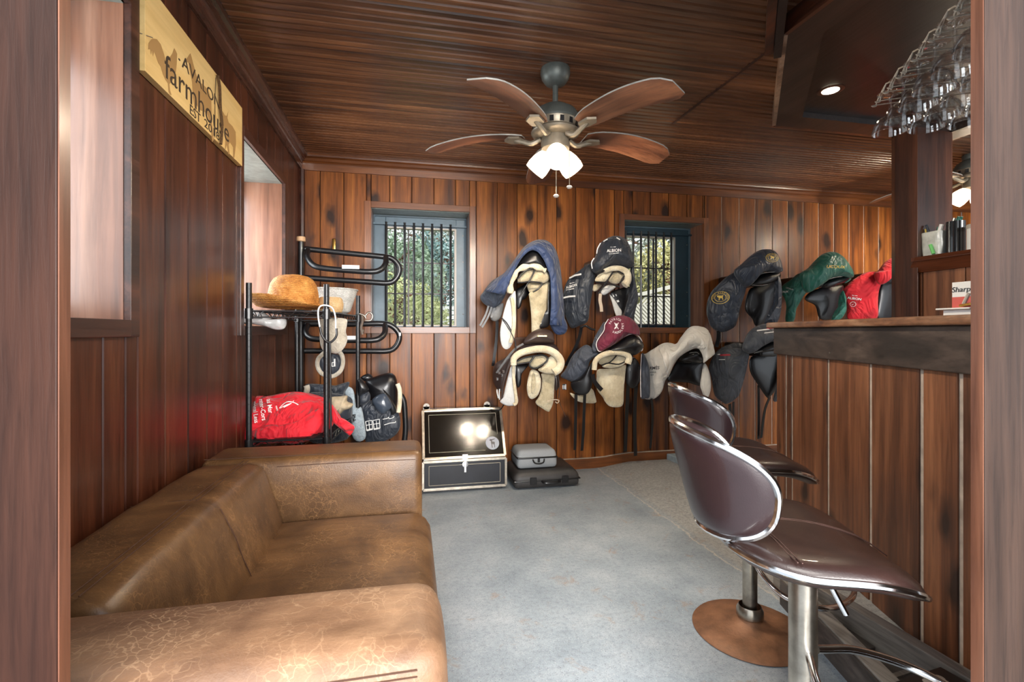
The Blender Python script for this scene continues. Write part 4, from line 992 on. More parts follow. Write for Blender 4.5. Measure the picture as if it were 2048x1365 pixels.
# ---- S1 navy cover, fleece panels (upper left)
z = zm(950, 470, 6.825); t = S('covered_saddle', 'saddle with cream fleece panels under a navy blue cover, upper left')
rim = [(400,820),(470,640),(560,440),(640,310),(720,232),(790,208),(860,238),(920,315),(970,420),(1010,520),(1030,640),(1037,900),(1022,1230)]
sil_ = [(150,770),(260,640),(420,510),(560,320),(660,190),(760,110),(870,75),(990,95),(1080,190),(1140,360),(1170,560),(1195,850),(1220,1240)]
mid = [((a[0]+b[0])/2, (a[1]+b[1])/2) for a, b in zip(rim, sil_)]
sh = lambda P, k: [(740+(p[0]-740)*k, 640+(p[1]-640)*k) for p in P]
cov = patch('cover', [with_Y(z(rim), 3.03), with_Y(z(mid), 3.03), with_Y(z(sil_), 3.16), with_Y(z(sh(sil_, .96)), 3.30), with_Y(z(sh(sil_, .9)), 3.52)], MT['navy'], t, 4, 4, .008, .006, 22)
puff('cover_end', z([(1022,1220),(1040,1130),(1110,1090),(1190,1100),(1240,1180),(1262,1270),(1230,1345),(1150,1368),(1080,1335)]), 3.12, MT['navy'], t, .06, wr=.008)
lobe = puff('cover_pocket', z([(75,850),(120,780),(230,640),(330,570),(430,520),(470,570),(470,660),(410,820),(370,900),(290,1000),(190,985),(100,920)]), 3.26, MT['slate'], t, .09, tx=-.8, wr=.006)
M_ = frame(aY(*z([(362,622)])[0], 3.2), (CA,-SA,.55), (O-aY(*z([(362,622)])[0], 3.2))); flatshape(ringpoly(.02,.026,20)+ringpoly(.006,.013,12), lobe, M_, MT['white'], t, 'badge')
puff('seat', z([(585,415),(650,305),(730,228),(800,206),(870,245),(935,340),(985,430),(1000,500),(880,470),(760,420),(660,440)]), 3.10, blk, t, .12, wr=.003)
block(t, *z([(790,420)])[0], 3.14, .16, .05)
ob('panel_roll', MB().tube(cat_open([aY(p[0], p[1], 3.06) for p in z([(475,800),(490,700),(520,580),(580,490),(670,445),(770,425),(890,455),(960,490)])], 4), [.018+.006*math.sin(i*.9) for i in range(29)], 10), MT['fleece'], t, True)
puff('panel', z([(585,600),(640,510),(750,472),(815,470),(790,570),(730,640),(660,655),(590,650)]), 3.12, MT['fleeceold'], t, .07)
puff('panel', z([(800,480),(900,468),(1015,530),(1005,620),(930,665),(830,660),(745,640)]), 3.11, MT['fleeceold'], t, .07)
puff('panel', z([(715,660),(830,660),(930,665),(880,740),(820,790),(740,785)]), 3.15, MT['fleeceold'], t, .05)
for P in ([(590,600),(680,500),(780,462),(900,455),(990,482)], [(820,468),(790,540),(740,630),(660,760),(600,860)], [(575,650),(650,652),(730,640),(820,645),(915,665),(860,740),(790,782)]): line(z, t, P, 3.055, .005)
puff('flap', z([(740,860),(740,800),(830,740),(930,680),(1010,640),(1005,760),(985,1000),(965,1180),(890,1280),(830,1420),(780,1480),(770,1280),(765,1080)]), 3.14, MT['fleeceold'], t, .04, wr=.003)
puff('flap', [(1016,598),(1024,588),(1031,584),(1032,620),(1032,650),(1029,675),(1022,693),(1012,699),(1003,690),(1000,665),(1005,635),(1010,615)], 3.12, MT['quilt'], t, .035)
ob('flap_edge', MB().tube(cat_open([aY(p[0], p[1], 3.095) for p in [(1024,596),(1027,620),(1028,645),(1026,668),(1021,686)]], 4), .013, 8), MT['fleece'], t, True)
puff('dark_interior', z([(560,760),(640,700),(720,660),(740,780),(690,870),(640,900),(625,980),(580,1010),(565,900)]), 3.25, blk, t, .03)  # black bodies fill the open underside, here and on the other saddles
puff('dark_interior', z([(1000,650),(1030,640),(1035,900),(1025,1200),(960,1270),(880,1260),(960,1190),(985,1000)]), 3.10, blk, t, .03)
puff('stirrup_cover', z([(200,1010),(280,990),(385,930),(375,1060),(345,1140),(280,1182),(215,1150)]), 3.22, MT['greylea'], t, .05)
for P in ([(185,970),(150,1080),(90,1200),(65,1240)], [(225,985),(190,1090),(140,1190),(95,1262)], [(265,1000),(240,1080),(220,1130)]): ob('stirrup_leather', MB().ribbon(cat_open([aY(p[0], p[1], 3.2) for p in z(P)], 4), .013, .006), MT['greylea'], t)
hang(z, t, [(300,1170),(300,1300),(285,1500),(255,1720),(245,1790)], .020, 3.26, 3.30)
line(z, t, [(360,1130),(430,1200),(490,1300),(530,1390)], 3.10, .004)
# ---- S2 black cover with white piping
z = zm(1110, 460, 6.5); t = S('covered_saddle', 'saddle in a black cover with white lettering and reflective strips, beside the window')
fl = puff('cover_flank', z([(98,900),(130,740),(190,625),(330,520),(450,440),(525,520),(515,640),(485,800),(450,1000),(425,1190),(300,1255),(210,1278),(150,1160),(108,1020)]), 3.25, MT['blacknyl'], t, .11, tx=-.75, wr=.008)
hd = puff('cover_hood', z([(480,505),(490,420),(540,300),(590,175),(690,112),(790,93),(900,128),(970,240),(1012,400),(1005,480),(900,478),(760,470),(640,512),(540,560)]), 3.11, MT['blacknyl'], t, .20, tx=-.1, tz=.3, wr=.008)
puff('cover_flank', z([(985,490),(1015,440),(1035,640),(1078,880),(1050,1020),(1008,1160),(905,1105),(950,930),(978,700)]), 3.12, MT['blacknyl'], t, .06, wr=.005)
block(t, *z([(780,420)])[0], 3.12, .16, .05)
for P in ([(485,505),(475,430),(508,368)], [(540,312),(555,240),(592,172)], [(632,150),(682,120)], [(800,100),(846,127)]): cord('piping', with_Y(z(P), 3.045), .0035, MT['white'], t)
for P in ([(188,628),(262,592),(340,576)], [(98,888),(180,868),(262,862)]): ob('reflective_strip', MB().ribbon([aY(p[0], p[1], Y) for p, Y in zip(z(P), (3.25, 3.185, 3.13))], .011, .003, (0,0,1)), MT['white'], t)
lettering('ALBION', *z([(768,270)])[0], 3.05, 6, hd, MT['white'], t, .06, xs=.95); lettering('the new', *z([(755,222)])[0], 3.05, 2.4, hd, MT['white'], t, .06); lettering('SADDLEMAKERS', *z([(765,308)])[0], 3.05, 1.9, hd, MT['white'], t, .1)
lettering('ALBION', *z([(212,735)])[0], 3.2, 4.8, fl, MT['white'], t, .28, xs=.95); lettering('the new', *z([(222,690)])[0], 3.2, 2.2, fl, MT['white'], t, .28); lettering('SADDLEMAKERS', *z([(195,774)])[0], 3.2, 1.7, fl, MT['white'], t, .2)
ob('panel_roll', MB().tube(cat_open([aY(p[0], p[1], 3.06) for p in z([(640,540),(740,505),(860,510),(940,565),(945,660),(900,720)])], 4), [.016+.012*i/21 for i in range(21)], 10), MT['fleece'], t, True)
puff('panel', z([(520,655),(570,580),(660,550),(745,545),(720,610),(660,668),(570,690)]), 3.10, MT['fleece'], t, .06)
puff('panel', z([(690,650),(750,560),(860,545),(895,590),(850,680),(770,705)]), 3.11, MT['fleeceold'], t, .06)
puff('panel', z([(485,720),(600,712),(560,780),(500,800)]), 3.2, MT['fleeceold'], t, .04)
puff('panel', z([(595,810),(670,725),(790,735),(720,800),(640,850)]), 3.14, MT['quilt'], t, .04)
for P in ([(530,680),(640,685),(760,715),(840,745)], [(750,555),(680,660),(600,780),(560,830)], [(540,590),(640,530),(780,520),(890,575)], [(850,690),(900,600)]): line(z, t, P, 3.055, .005)
strip('loose_tape', with_Y(z([(590,830),(585,920),(600,1000),(605,1065)]), 3.14), .022, MT['tape'], t)
puff('dark_interior', z([(720,830),(800,780),(970,740),(965,900),(930,1010),(870,1100),(800,1000)]), 3.20, blk, t, .03)
puff('flap', z([(710,840),(770,900),(830,1000),(868,1060),(860,1120),(795,1115),(740,940)]), 3.17, MT['quilt'], t, .02)
for (x, y) in ((760,860),(795,850),(810,930),(825,925)): ob('rivet', MB().ribbon([aY(*z([(x-6,y-12)])[0], 3.13), aY(*z([(x+6,y+12)])[0], 3.13)], .006, .003), MT['white'], t)
line(z, t, [(330,1270),(400,1250),(470,1290),(520,1300)], 3.18, .008)
z4 = zm(1110, 620, 4.405); hang(z4, t, [(232,150),(215,240),(170,350),(120,440),(95,492)], .022, 3.2, 3.3)
# ---- S3 brown saddle, uncovered
z = zm(970, 640, 6.5); t = S('brown_saddle', 'uncovered dark brown leather saddle with cream fleece panels and brass nameplate')
ct = puff('cantle', z([(500,312),(540,220),(610,160),(700,124),(800,130),(870,170),(897,250),(892,305),(760,298),(620,304)]), 3.08, brn, t, .10, tz=.4)
puff('skirt', z([(440,395),(520,312),(700,300),(890,305),(960,400),(880,375),(700,345),(560,375),(470,420)]), 3.12, brn, t, .08)
block(t, *z([(700,330)])[0], 3.12, .16, .05)
ob('nameplate', MB().box((-.029,-.0015,-.004), (.029,.0015,.004), frame(aY(*z([(745,211)])[0], 3.022), (CA,-SA,0), (0,0,1))), MT['brass'], t)
ob('panel_roll', MB().tube(cat_open([aY(p[0], p[1], 3.05) for p in z([(370,590),(375,510),(440,445),(550,405),(700,380),(830,395),(930,455),(985,545),(960,635),(890,685)])], 4), [.020+.008*i/37 for i in range(37)], 10), MT['fleece'], t, True)
puff('panel', z([(415,545),(500,500),(640,475),(600,545),(520,565),(430,580)]), 3.11, MT['fleeceold'], t, .05)
puff('panel', z([(590,555),(640,475),(760,460),(820,500),(790,560),(720,605),(655,632),(595,605)]), 3.10, MT['fleeceold'], t, .06)
puff('panel', z([(690,650),(760,600),(820,500),(900,455),(985,540),(965,650),(880,700),(770,695)]), 3.09, MT['fleece'], t, .06)
for P in ([(415,540),(520,490),(640,470),(750,458),(815,500),(780,560),(655,632),(575,590),(640,475)], [(410,580),(500,565),(590,552)]): line(z, t, P, 3.062, .0055)
puff('flap', z([(340,600),(400,600),(392,800),(415,950),(432,1060),(400,1110),(300,1122),(230,1095),(195,1060),(235,1000),(275,830),(310,690)]), 3.12, MT['quilt'], t, .04)
ob('flap_edge', MB().tube(cat_open([aY(p[0], p[1], 3.095) for p in z([(372,590),(370,720),(385,880),(402,1000),(405,1080),(370,1105)])], 4), .011, 8), MT['fleece'], t, True)
ov = puff('pad', z([(640,650),(700,690),(727,790),(720,900),(680,990),(610,1032),(560,990),(543,880),(560,760),(592,660)]), 3.13, MT['fleece'], t, .05)
puff('pad_lining', z([(630,690),(660,760),(665,850),(650,930),(610,960),(600,860),(610,750)]), 3.105, MT['fleeceold'], t, .02)
puff('flap', z([(735,700),(830,702),(903,712),(900,900),(888,1070),(850,1170),(820,1196),(740,1150),(655,1080),(700,1000),(735,880),(738,760)]), 3.15, MT['fleeceold'], t, .035, wr=.003)
puff('side_flap', z([(400,440),(330,440),(240,510),(160,550),(112,620),(104,780),(150,890),(225,925),(275,760),(335,560)]), 3.22, brn, t, .06, tx=-.8)
puff('side_flap', z([(895,700),(940,680),(965,760),(960,880),(910,920),(900,800)]), 3.2, brn, t, .03)
for P in ([(500,312),(400,370),(300,480),(200,620),(150,690)], [(330,540),(280,680),(235,850),(222,1030)], [(430,400),(350,480),(290,600),(270,680)]): ob('stirrup_leather', MB().ribbon(cat_open([aY(p[0], p[1], Y) for p, Y in zip(z(P), (3.06,3.07,3.09,3.12,3.14))], 4), .012, .006), MT['greylea'] if P[0][0] == 500 else brn, t)
for (x, y) in ((185,690),(215,720),(240,670),(160,770)): ob('buckle', MB().box((-.007,-.004,-.009), (.007,.004,.009), frame(aY(*z([(x,y)])[0], 3.125), (1,0,.4), (0,-.2,1))), MT['chrome'], t, bevel=.002)
for P in ([(155,905),(160,960),(175,1020)], [(190,900),(185,970),(190,1040)]): strip('lace', with_Y(z(P), 3.16), .008, MT['quilt'], t)
line(z, t, [(405,410),(395,300),(350,190),(290,90),(230,0)], 3.04, .003, name='cord')
line(z, t, [(935,700),(962,800),(968,920),(958,1020)], 3.15, .0028, brn, 'cord'); line(z, t, [(810,1062),(850,1046),(920,1040),(962,1052),(940,1085),(915,1068)], 3.12, .0035, MT['tape'], 'cord'); line(z, t, [(965,1070),(1000,1150),(1050,1265)], 3.15, .0018, brn, 'cord')
puff('dark_interior', z([(400,600),(480,580),(570,580),(480,700),(465,840),(420,880),(395,760)]), 3.27, blk, t, .03)
# ---- S4 burgundy hood, slate cover
z = zm(1110, 620, 4.405); t = S('covered_saddle', 'saddle with burgundy hood lettered Patrick Saddlery and slate grey side cover')
hd = puff('cover_hood', z([(365,300),(385,255),(425,205),(440,150),(470,85),(560,50),(650,65),(720,130),(742,190),(735,228),(660,212),(600,242),(510,302),(430,352),(385,370),(368,335)]), 3.07, MT['burg'], t, .16, wr=.004, ctr=z([(545,190)])[0])
cord('piping', with_Y(z([(470,82),(438,135),(432,182),(378,262),(364,312),(386,366),(432,350),(520,298),(600,242),(680,212),(735,232),(768,285),(772,345),(760,366)]), 3.055), .003, MT['piping'], t)
puff('cover_side', z([(328,335),(345,260),(380,190),(435,105),(438,175),(375,275),(370,362),(340,372)]), 3.13, MT['slate'], t, .06)
puff('seat', z([(450,362),(560,282),(640,230),(700,224),(755,268),(776,320),(742,372),(690,402),(620,388),(540,368)]), 3.07, blk, t, .13)
block(t, *z([(600,370)])[0], 3.10, .16, .05)
puff('cover_flank', z([(50,585),(95,520),(150,410),(230,330),(290,310),(350,362),(385,388),(312,450),(282,530),(222,602),(160,637),(100,615)]), 3.22, MT['slate'], t, .09, tx=-.7, wr=.008)
puff('side_flap', z([(140,642),(222,602),(290,512),(335,445),(325,560),(327,660),(290,737),(220,752),(160,716)]), 3.17, blk, t, .05, tx=-.5)
lg = ob('cloth_logo', MB().box((-.012,-.001,-.02), (.014,.001,.02), frame(aY(*z([(82,680)])[0], 3.25), (CA,-SA,0), (0,0,1))), MT['blacknyl'], t)
for (dx, w_) in ((-.011,.004),(-.003,.003),(.004,.003),(.010,.005)): ob('cloth_mark', MB().box((dx-w_/2,-.0025,-.014 if dx < .005 else -.018), (dx+w_/2,-.0012,.012 if dx < .008 else .018), frame(aY(*z([(82,680)])[0], 3.25), (CA,-SA,0), (0,0,1))), MT['white'], t)
ob('panel_roll', MB().tube(cat_open([aY(p[0], p[1], 3.05) for p in z([(345,530),(358,450),(420,400),(520,375),(620,388),(652,425),(640,475)])], 4), [.017+.006*i/25 for i in range(25)], 10), MT['fleece'], t, True)
puff('panel', z([(388,425),(470,402),(542,402),(505,450),(445,482),(390,476)]), 3.10, MT['fleeceold'], t, .05)
puff('panel', z([(470,460),(540,404),(632,412),(640,445),(590,492),(505,515),(415,502)]), 3.10, MT['fleece'], t, .05)
for P in ([(390,420),(480,392),(570,392),(640,420)], [(545,402),(500,450),(470,470)], [(410,490),(470,470),(560,480),(630,450)]): line(z, t, P, 3.062, .0045)
puff('flap', z([(375,530),(440,520),(540,512),(622,485),(620,560),(607,700),(600,832),(550,860),(480,850),(440,810),(420,770),(370,700),(365,600)]), 3.15, MT['fleece'], t, .04, wr=.004)
strip('billet', with_Y(z([(328,570),(345,625),(375,668),(412,708)]), 3.09), .028, blk, t, .006)
puff('flap', z([(130,732),(215,756),(320,692),(362,790),(352,822),(270,822),(190,800)]), 3.24, MT['fleece'], t, .03)
puff('side_flap', z([(632,480),(690,420),(740,470),(752,560),(742,640),(690,692),(630,662),(620,560)]), 3.16, blk, t, .06)
sd = puff('cover_flank', z([(760,390),(800,420),(830,520),(836,680),(830,772),(800,782),(755,772),(752,600)]), 3.17, MT['slate'], t, .05, wr=.004)
cord('piping', with_Y(z([(762,390),(756,500),(754,640),(757,770)]), 3.14), .003, MT['piping'], t)
for P in ([(185,745),(183,900),(180,1060),(175,1235)], [(262,745),(256,900),(250,1060),(236,1242)]): hang(z, t, P, .021, 3.2, 3.4)
for P in ([(645,660),(636,820),(628,1000),(618,1250)], [(716,655),(706,820),(702,1040),(710,1287)]): hang(z, t, P, .026, 3.2, 3.42)
cen = z([(540,142)])[0]
for txt, a0_, a1_ in (('PATRICK', 2.75, .95), ('SADDLERY', 4.25, 6.6)):
    n_ = len(txt)
    for i, ch in enumerate(txt):
        a = a0_+(a1_-a0_)*i/(n_-1); rr = 13.5
        lettering(ch, cen[0]+rr*math.cos(a), cen[1]-rr*math.sin(a), 3.0, 4.3, hd, MT['piping'], t, (a-PI/2) if txt == 'PATRICK' else (a+PI/2))
pc = aY(cen[0], cen[1], 3.0); M_ = frame(pc, (CA,-SA,0), O-pc)
flatshape([[(-.014,-.02),(-.01,-.022),(.016,.02),(.012,.022)], [(.012,-.022),(.016,-.02),(-.010,.022),(-.014,.02)], [(-.008,.004),(0,-.004),(.009,.003),(.004,.016),(-.005,.015)], [(-.012,-.012),(-.004,-.018),(.003,-.012),(-.003,-.006)]], hd, M_, MT['piping'], t, 'emblem')
# ---- S5 stone grey cover
z = zm(1280, 640, 5.25); t = S('covered_saddle', 'saddle in a pale stone grey cover with gathered hood below the right window')
fl = puff('cover_flank', z([(10,800),(12,560),(30,380),(70,350),(150,300),(230,252),(300,240),(380,262),(445,300),(445,365),(400,410),(350,485),(312,575),(265,640),(235,740),(190,802),(130,836),(50,832)]), 3.24, MT['stone'], t, .09, tx=-.6, wr=.006)
rim = [(300,600),(330,510),(380,415),(440,366),(520,318),(590,298),(640,335),(664,400),(672,455)]
sil_ = [(200,300),(270,262),(380,262),(440,180),(520,92),(610,76),(710,120),(755,240),(780,360)]
mid = [((a[0]+b[0])/2, (a[1]+b[1])/2) for a, b in zip(rim, sil_)]; sh = lambda P, k: [(560+(p[0]-560)*k, 330+(p[1]-330)*k) for p in P]
patch('cover_hood', [with_Y(z(rim), 3.05), with_Y(z(mid), 3.02), with_Y(z(sil_), 3.15), with_Y(z(sh(sil_, .94)), 3.3), with_Y(z(sh(sil_, .85)), 3.52)], MT['stone'], t, 4, 4, .008, .010, 26)
puff('cover_flank', z([(668,465),(700,480),(735,600),(740,720),(715,810),(690,846),(655,760),(636,690),(650,580)]), 3.14, MT['stone'], t, .05, wr=.005)
puff('seat', z([(420,420),(500,335),(590,303),(640,340),(662,420),(610,455),(500,440)]), 3.12, blk, t, .10)
puff('dark_interior', z([(290,640),(340,520),(400,430),(520,440),(662,440),(655,560),(640,690),(500,660)]), 3.24, blk, t, .05)
cord('seat_welt', with_Y(z([(520,350),(590,340),(620,360)]), 3.06), .003, MT['greylea'], t)
block(t, *z([(560,400)])[0], 3.14, .15, .04)
lettering('RMÈS', *z([(150,508)])[0], 3.2, 6.2, fl, MT['black'], t, .07, shear=.2, xs=.95); lettering('SADDLE', *z([(132,553)])[0], 3.2, 2.6, fl, MT['black'], t, .05); lettering('1837', *z([(125,580)])[0], 3.2, 2.6, fl, MT['black'], t, .05)
hang(z, t, [(118,830),(132,950),(128,1120),(108,1350)], .018, 3.25, 3.42)
# ---- S6 ink blue cover with gold ovals
z = zm(1400, 480, 6.205); t = S('covered_saddle', 'saddle in a glossy ink blue cover with two gold horse badges')
fl = puff('cover_flank', z([(80,900),(90,770),(140,650),(215,565),(330,460),(450,395),(540,400),(600,470),(570,620),(500,850),(465,1000),(425,1085),(300,1145),(200,1128),(130,1070),(98,980)]), 3.24, MT['ink'], t, .12, tx=-.65, wr=.012, wf=12)
hd = puff('cover_hood', z([(430,400),(540,290),(650,190),(740,130),(830,117),(920,150),(970,230),(1002,330),(1008,395),(930,412),(840,392),(730,425),(640,480),(590,580),(530,560)]), 3.09, MT['ink'], t, .17, wr=.012, wf=12, ctr=z([(740,300)])[0])
puff('cover_flank', z([(960,430),(1000,500),(1012,700),(995,900),(960,1020),(870,1042),(800,1035),(885,930),(945,780),(975,600)]), 3.10, MT['ink'], t, .05, wr=.006)
puff('seat', z([(620,560),(700,460),(860,400),(990,410),(960,500),(820,560),(690,580)]), 3.13, blk, t, .10)
puff('dark_interior', z([(560,860),(600,640),(700,570),(950,480),(965,600),(930,800),(840,1000),(700,1070),(650,980)]), 3.22, blk, t, .06)
block(t, *z([(760,480)])[0], 3.12, .15, .05)
horse = [(-.5,.3),(-.38,.42),(-.25,.38),(.2,.3),(.5,.36),(.42,.2),(.35,.05),(.38,-.4),(.28,-.4),(.22,-.1),(-.1,-.08),(-.2,-.42),(-.3,-.4),(-.24,-.05),(-.34,.12),(-.46,.16)]
def gold(px, py, Y, s, surf, par, rot):
    p = aY(px, py, Y); M_ = frame(p, (CA*math.cos(rot),-SA*math.cos(rot),math.sin(rot)), O-p)
    flatshape(ringpoly(.80*s, .86*s, 24, 1.35)+ringpoly(.52*s, .57*s, 24, 1.35), surf, M_, MT['gold'], par, 'badge_ring')
    flatshape([[(x*s*.85, y*s*.85) for x, y in horse]], surf, M_, MT['gold'], par, 'badge_horse', .003)
    for k in range(14):
        a = -.4+k*.27; q = M_ @ Vector((math.cos(a)*.69*s*1.35, math.sin(a)*.69*s, 0))
        if k % 5 != 4: flatshape([[(-.05*s,-.05*s),(.05*s,-.05*s),(.05*s,.05*s),(-.05*s,.05*s)]], surf, frame(q, M_.to_3x3() @ Vector((1,0,0)), O-p), MT['gold'], par, 'badge_mark')
gold(*z([(253,718)])[0], 3.15, .054, fl, t, .12); gold(*z([(897,222)])[0], 3.0, .036, hd, t, -.15)
cord('welt', with_Y(z([(655,470),(740,425),(840,405),(920,398)]), 3.05), .003, MT['greylea'], t); cord('welt', with_Y(z([(640,560),(740,568),(840,555)]), 3.09), .0025, MT['greylea'], t)
hang(z, t, [(230,1130),(228,1220),(205,1330)], .03, 3.26)
# ---- S7 charcoal cover, half behind the bar
z = zm(1400, 640, 5.46); t = S('covered_saddle', 'saddle in a charcoal cover with red and white marks, partly behind the bar end')
fl = puff('cover_flank', z([(95,520),(140,430),(200,360),(330,310),(480,320),(535,370),(525,460),(490,620),(450,760),(412,842),(300,920),(235,892),(158,820),(128,650)]), 3.24, MT['charcoal'], t, .10, tx=-.65, wr=.012, wf=13)
hd = puff('cover_hood', z([(472,315),(510,200),(570,110),(680,50),(790,38),(900,60),(960,130),(950,190),(760,245),(640,305),(565,362),(515,368)]), 3.06, MT['charcoal'], t, .15, wr=.010, wf=13, ctr=z([(690,180)])[0])
puff('cover_top', z([(110,470),(200,330),(380,250),(480,275),(470,320),(330,315),(200,370)]), 3.30, MT['blacknyl'], t, .05)
puff('seat', z([(580,340),(680,275),(860,215),(960,240),(960,330),(760,345),(620,365)]), 3.07, blk, t, .12)
puff('dark_interior', z([(545,560),(555,410),(700,370),(940,340),(930,560),(860,720),(770,840),(730,850),(640,720)]), 3.2, blk, t, .05)
puff('cover_flank', z([(940,350),(970,420),(960,650),(880,860),(800,885),(850,720)]), 3.14, MT['charcoal'], t, .05)
block(t, *z([(760,330)])[0], 3.1, .15, .05)
MT['markred'] = plain('red_print', srgb(170,40,56), .7)
for (x, y, w, h, m_) in ((775,85,90,30,'markred'),(690,110,130,16,'white'),(760,138,110,10,'white')):
    p = aY(*z([(x,y)])[0], 3.0); k = 1/5.46/FPX*3.4; flatshape([[(-w/2*k,-h/2*k),(w/2*k,-h/3*k),(w/2.4*k,h/2*k),(-w/2.2*k,h/3*k)]], hd, frame(p, (CA,-SA,.1), O-p), MT[m_], t, 'print')
for (x, y, w, h, m_) in ((275,385,115,22,'markred'),(205,378,30,14,'white'),(240,435,70,8,'white')):
    p = aY(*z([(x,y)])[0], 3.2); k = 1/5.46/FPX*3.5; flatshape([[(-w/2*k,-h/2*k),(w/2*k,-h/3*k),(w/2.4*k,h/2*k),(-w/2.2*k,h/3*k)]], fl, frame(p, (CA,-SA,.0), O-p), MT[m_], t, 'print')
cord('welt', with_Y(z([(590,365),(680,340),(770,330),(860,340)]), 3.03), .003, MT['greylea'], t)
hang(z, t, [(325,920),(335,1050),(350,1180),(355,1290)], .022, 3.25, 3.38); hang(z, t, [(365,900),(362,1050),(370,1180),(368,1270)], .016, 3.28, 3.40)
hang(z, t, [(640,715),(640,900),(640,1100),(638,1300)], .018, 3.25, 3.4); hang(z, t, [(760,850),(715,960),(690,1100),(668,1290)], .02, 3.22, 3.38)
# ---- S8 green cover
z = zm(1550, 490, 8.028); t = S('covered_saddle', 'saddle in a shiny green cover with yellow lettering above the bar top')
fl = puff('cover_flank', z([(85,760),(120,655),(250,560),(400,455),(520,560),(560,650),(520,745),(455,830),(385,955),(335,1060),(300,1230),(170,1235),(178,1000),(150,860)]), 3.22, MT['green'], t, .11, tx=-.65, wr=.012, wf=14)
hd = puff('cover_hood', z([(420,470),(560,370),(700,215),(800,135),(900,112),(1010,150),(1110,250),(1190,370),(1230,490),(1215,535),(1080,505),(940,522),(840,562),(720,645),(600,725),(510,770),(450,640)]), 3.08, MT['green'], t, .17, wr=.010, wf=14, ctr=z([(840,370)])[0])
puff('cover_flank', z([(1085,740),(1110,780),(1132,860),(1125,1000),(1100,1120),(1040,1200),(910,1215),(1000,1080),(1060,930)]), 3.10, MT['green'], t, .06, wr=.008, wf=30)
puff('cover_flank', z([(1110,610),(1160,560),(1220,535),(1190,575),(1130,615)]), 3.1, MT['green'], t, .03)
puff('seat', z([(760,620),(860,555),(1000,515),(1180,515),(1110,600),(960,650),(800,690)]), 3.11, blk, t, .10)
puff('dark_interior', z([(480,880),(560,760),(740,690),(960,650),(1085,640),(1090,740),(1060,930),(1000,1080),(900,1200),(720,1190),(650,980)]), 3.21, blk, t, .06)
block(t, *z([(880,560)])[0], 3.1, .15, .05)
lettering('UCOUX', *z([(975,355)])[0], 3.0, 5.4, hd, MT['gold'], t, -.03, shear=.1, xs=1.15); lettering('oux', *z([(155,750)])[0], 3.2, 5.5, fl, MT['white'], t, .1, shear=.3); lettering('UCOUX', *z([(235,705)])[0], 3.2, 2.8, fl, MT['white'], t, -.3)
cord('welt', with_Y(z([(870,552),(960,525),(1080,508)]), 3.03), .003, MT['greylea'], t)
# ---- S9 red cover
t = S('covered_saddle', 'saddle in a bright red cover with white lettering beside the bar post')
fl = puff('cover_flank', z([(1095,720),(1200,605),(1330,512),(1450,447),(1560,430),(1680,440),(1720,520),(1690,650),(1660,760),(1645,950),(1635,1190),(1400,1210),(1170,1195),(1160,1000),(1120,850)]), 3.20, MT['red'], t, .11, tx=-.5, wr=.010, wf=11)
puff('cover_hood', z([(1640,450),(1700,430),(1765,340),(1850,235),(1980,180),(2060,260),(2080,420),(1960,430),(1850,450),(1765,530),(1705,640),(1650,560)]), 3.07, MT['red'], t, .14, wr=.006)
puff('dark_interior', z([(1690,680),(1760,540),(1850,460),(2000,450),(2020,800),(1960,1190),(1650,1190),(1665,800)]), 3.18, blk, t, .06)
block(t, *z([(1850,520)])[0], 3.1, .15, .05)
lettering('ALBION', *z([(1275,865)])[0], 3.14, 4.6, fl, MT['white'], t, -.13, xs=1.05); lettering('the new', *z([(1280,815)])[0], 3.14, 2, fl, MT['white'], t, -.1)
p = aY(*z([(1252,955)])[0], 3.14); M_ = frame(p, (CA,-SA,-.1), O-p); flatshape(ringpoly(.0175,.020,20)+[[(-.010,.004),(-.004,-.008),(.012,.010),(-.003,-.003)]], fl, M_, MT['white'], t, 'emblem')
# ================================================================ corner: wire shelf unit
su = thing('wire_shelf_unit', 'black wire shelving unit in the left corner behind the sofa', 'shelf')
SP = [Vector((-.690, 2.32, 0)), Vector((-.37, 2.325, 0)), Vector((-.303, 3.02, 0)), Vector((-.635, 2.99, 0))]
def post_mb():
    m_ = MB().tube([(0,0,0), (0,0,1.262)], .0125, 12); prof = []
    for k in range(44): m_.lathe([(.0126,.03+k*.028),(.0133,.0305+k*.028),(.0126,.031+k*.028)], 12)
    return m_
pm = post_mb().mesh('post', True, .6)
for p in SP: link('post', pm, MT['black'], su, p)
def shelf(z):
    f = MB()
    for i in range(4):
        a, b = SP[i], SP[(i+1) % 4]
        for dz in (0, -.028): f.tube([a+Vector((0,0,z+dz)), b+Vector((0,0,z+dz))], .0035, 6)
        L = (b-a).length; n = max(6, int(L/.03)); P = [a.lerp(b, k/n)+Vector((0,0,z-(.028 if k % 2 else 0))) for k in range(n+1)]
        f.tube(P, .002, 5)
        f.tube([a+Vector((0,0,z-.035)), a+Vector((0,0,z+.01))], .017, 12)
    s = ob('shelf', f, MT['black'], su)
    w = MB()
    for k in range(1, 28):
        t_ = k/28; w.tube([SP[0].lerp(SP[3], t_)+Vector((0,0,z+.001)), SP[1].lerp(SP[2], t_)+Vector((0,0,z+.001))], .0018, 5)
    for k in (.3, .7): w.tube([SP[0].lerp(SP[1], k)+Vector((0,0,z-.004)), SP[3].lerp(SP[2], k)+Vector((0,0,z-.004))], .003, 5)
    o_ = ob('shelf_wires', w, MT['black'], s); o_['kind'] = 'stuff'
shelf(1.14); shelf(.565); shelf(.13)
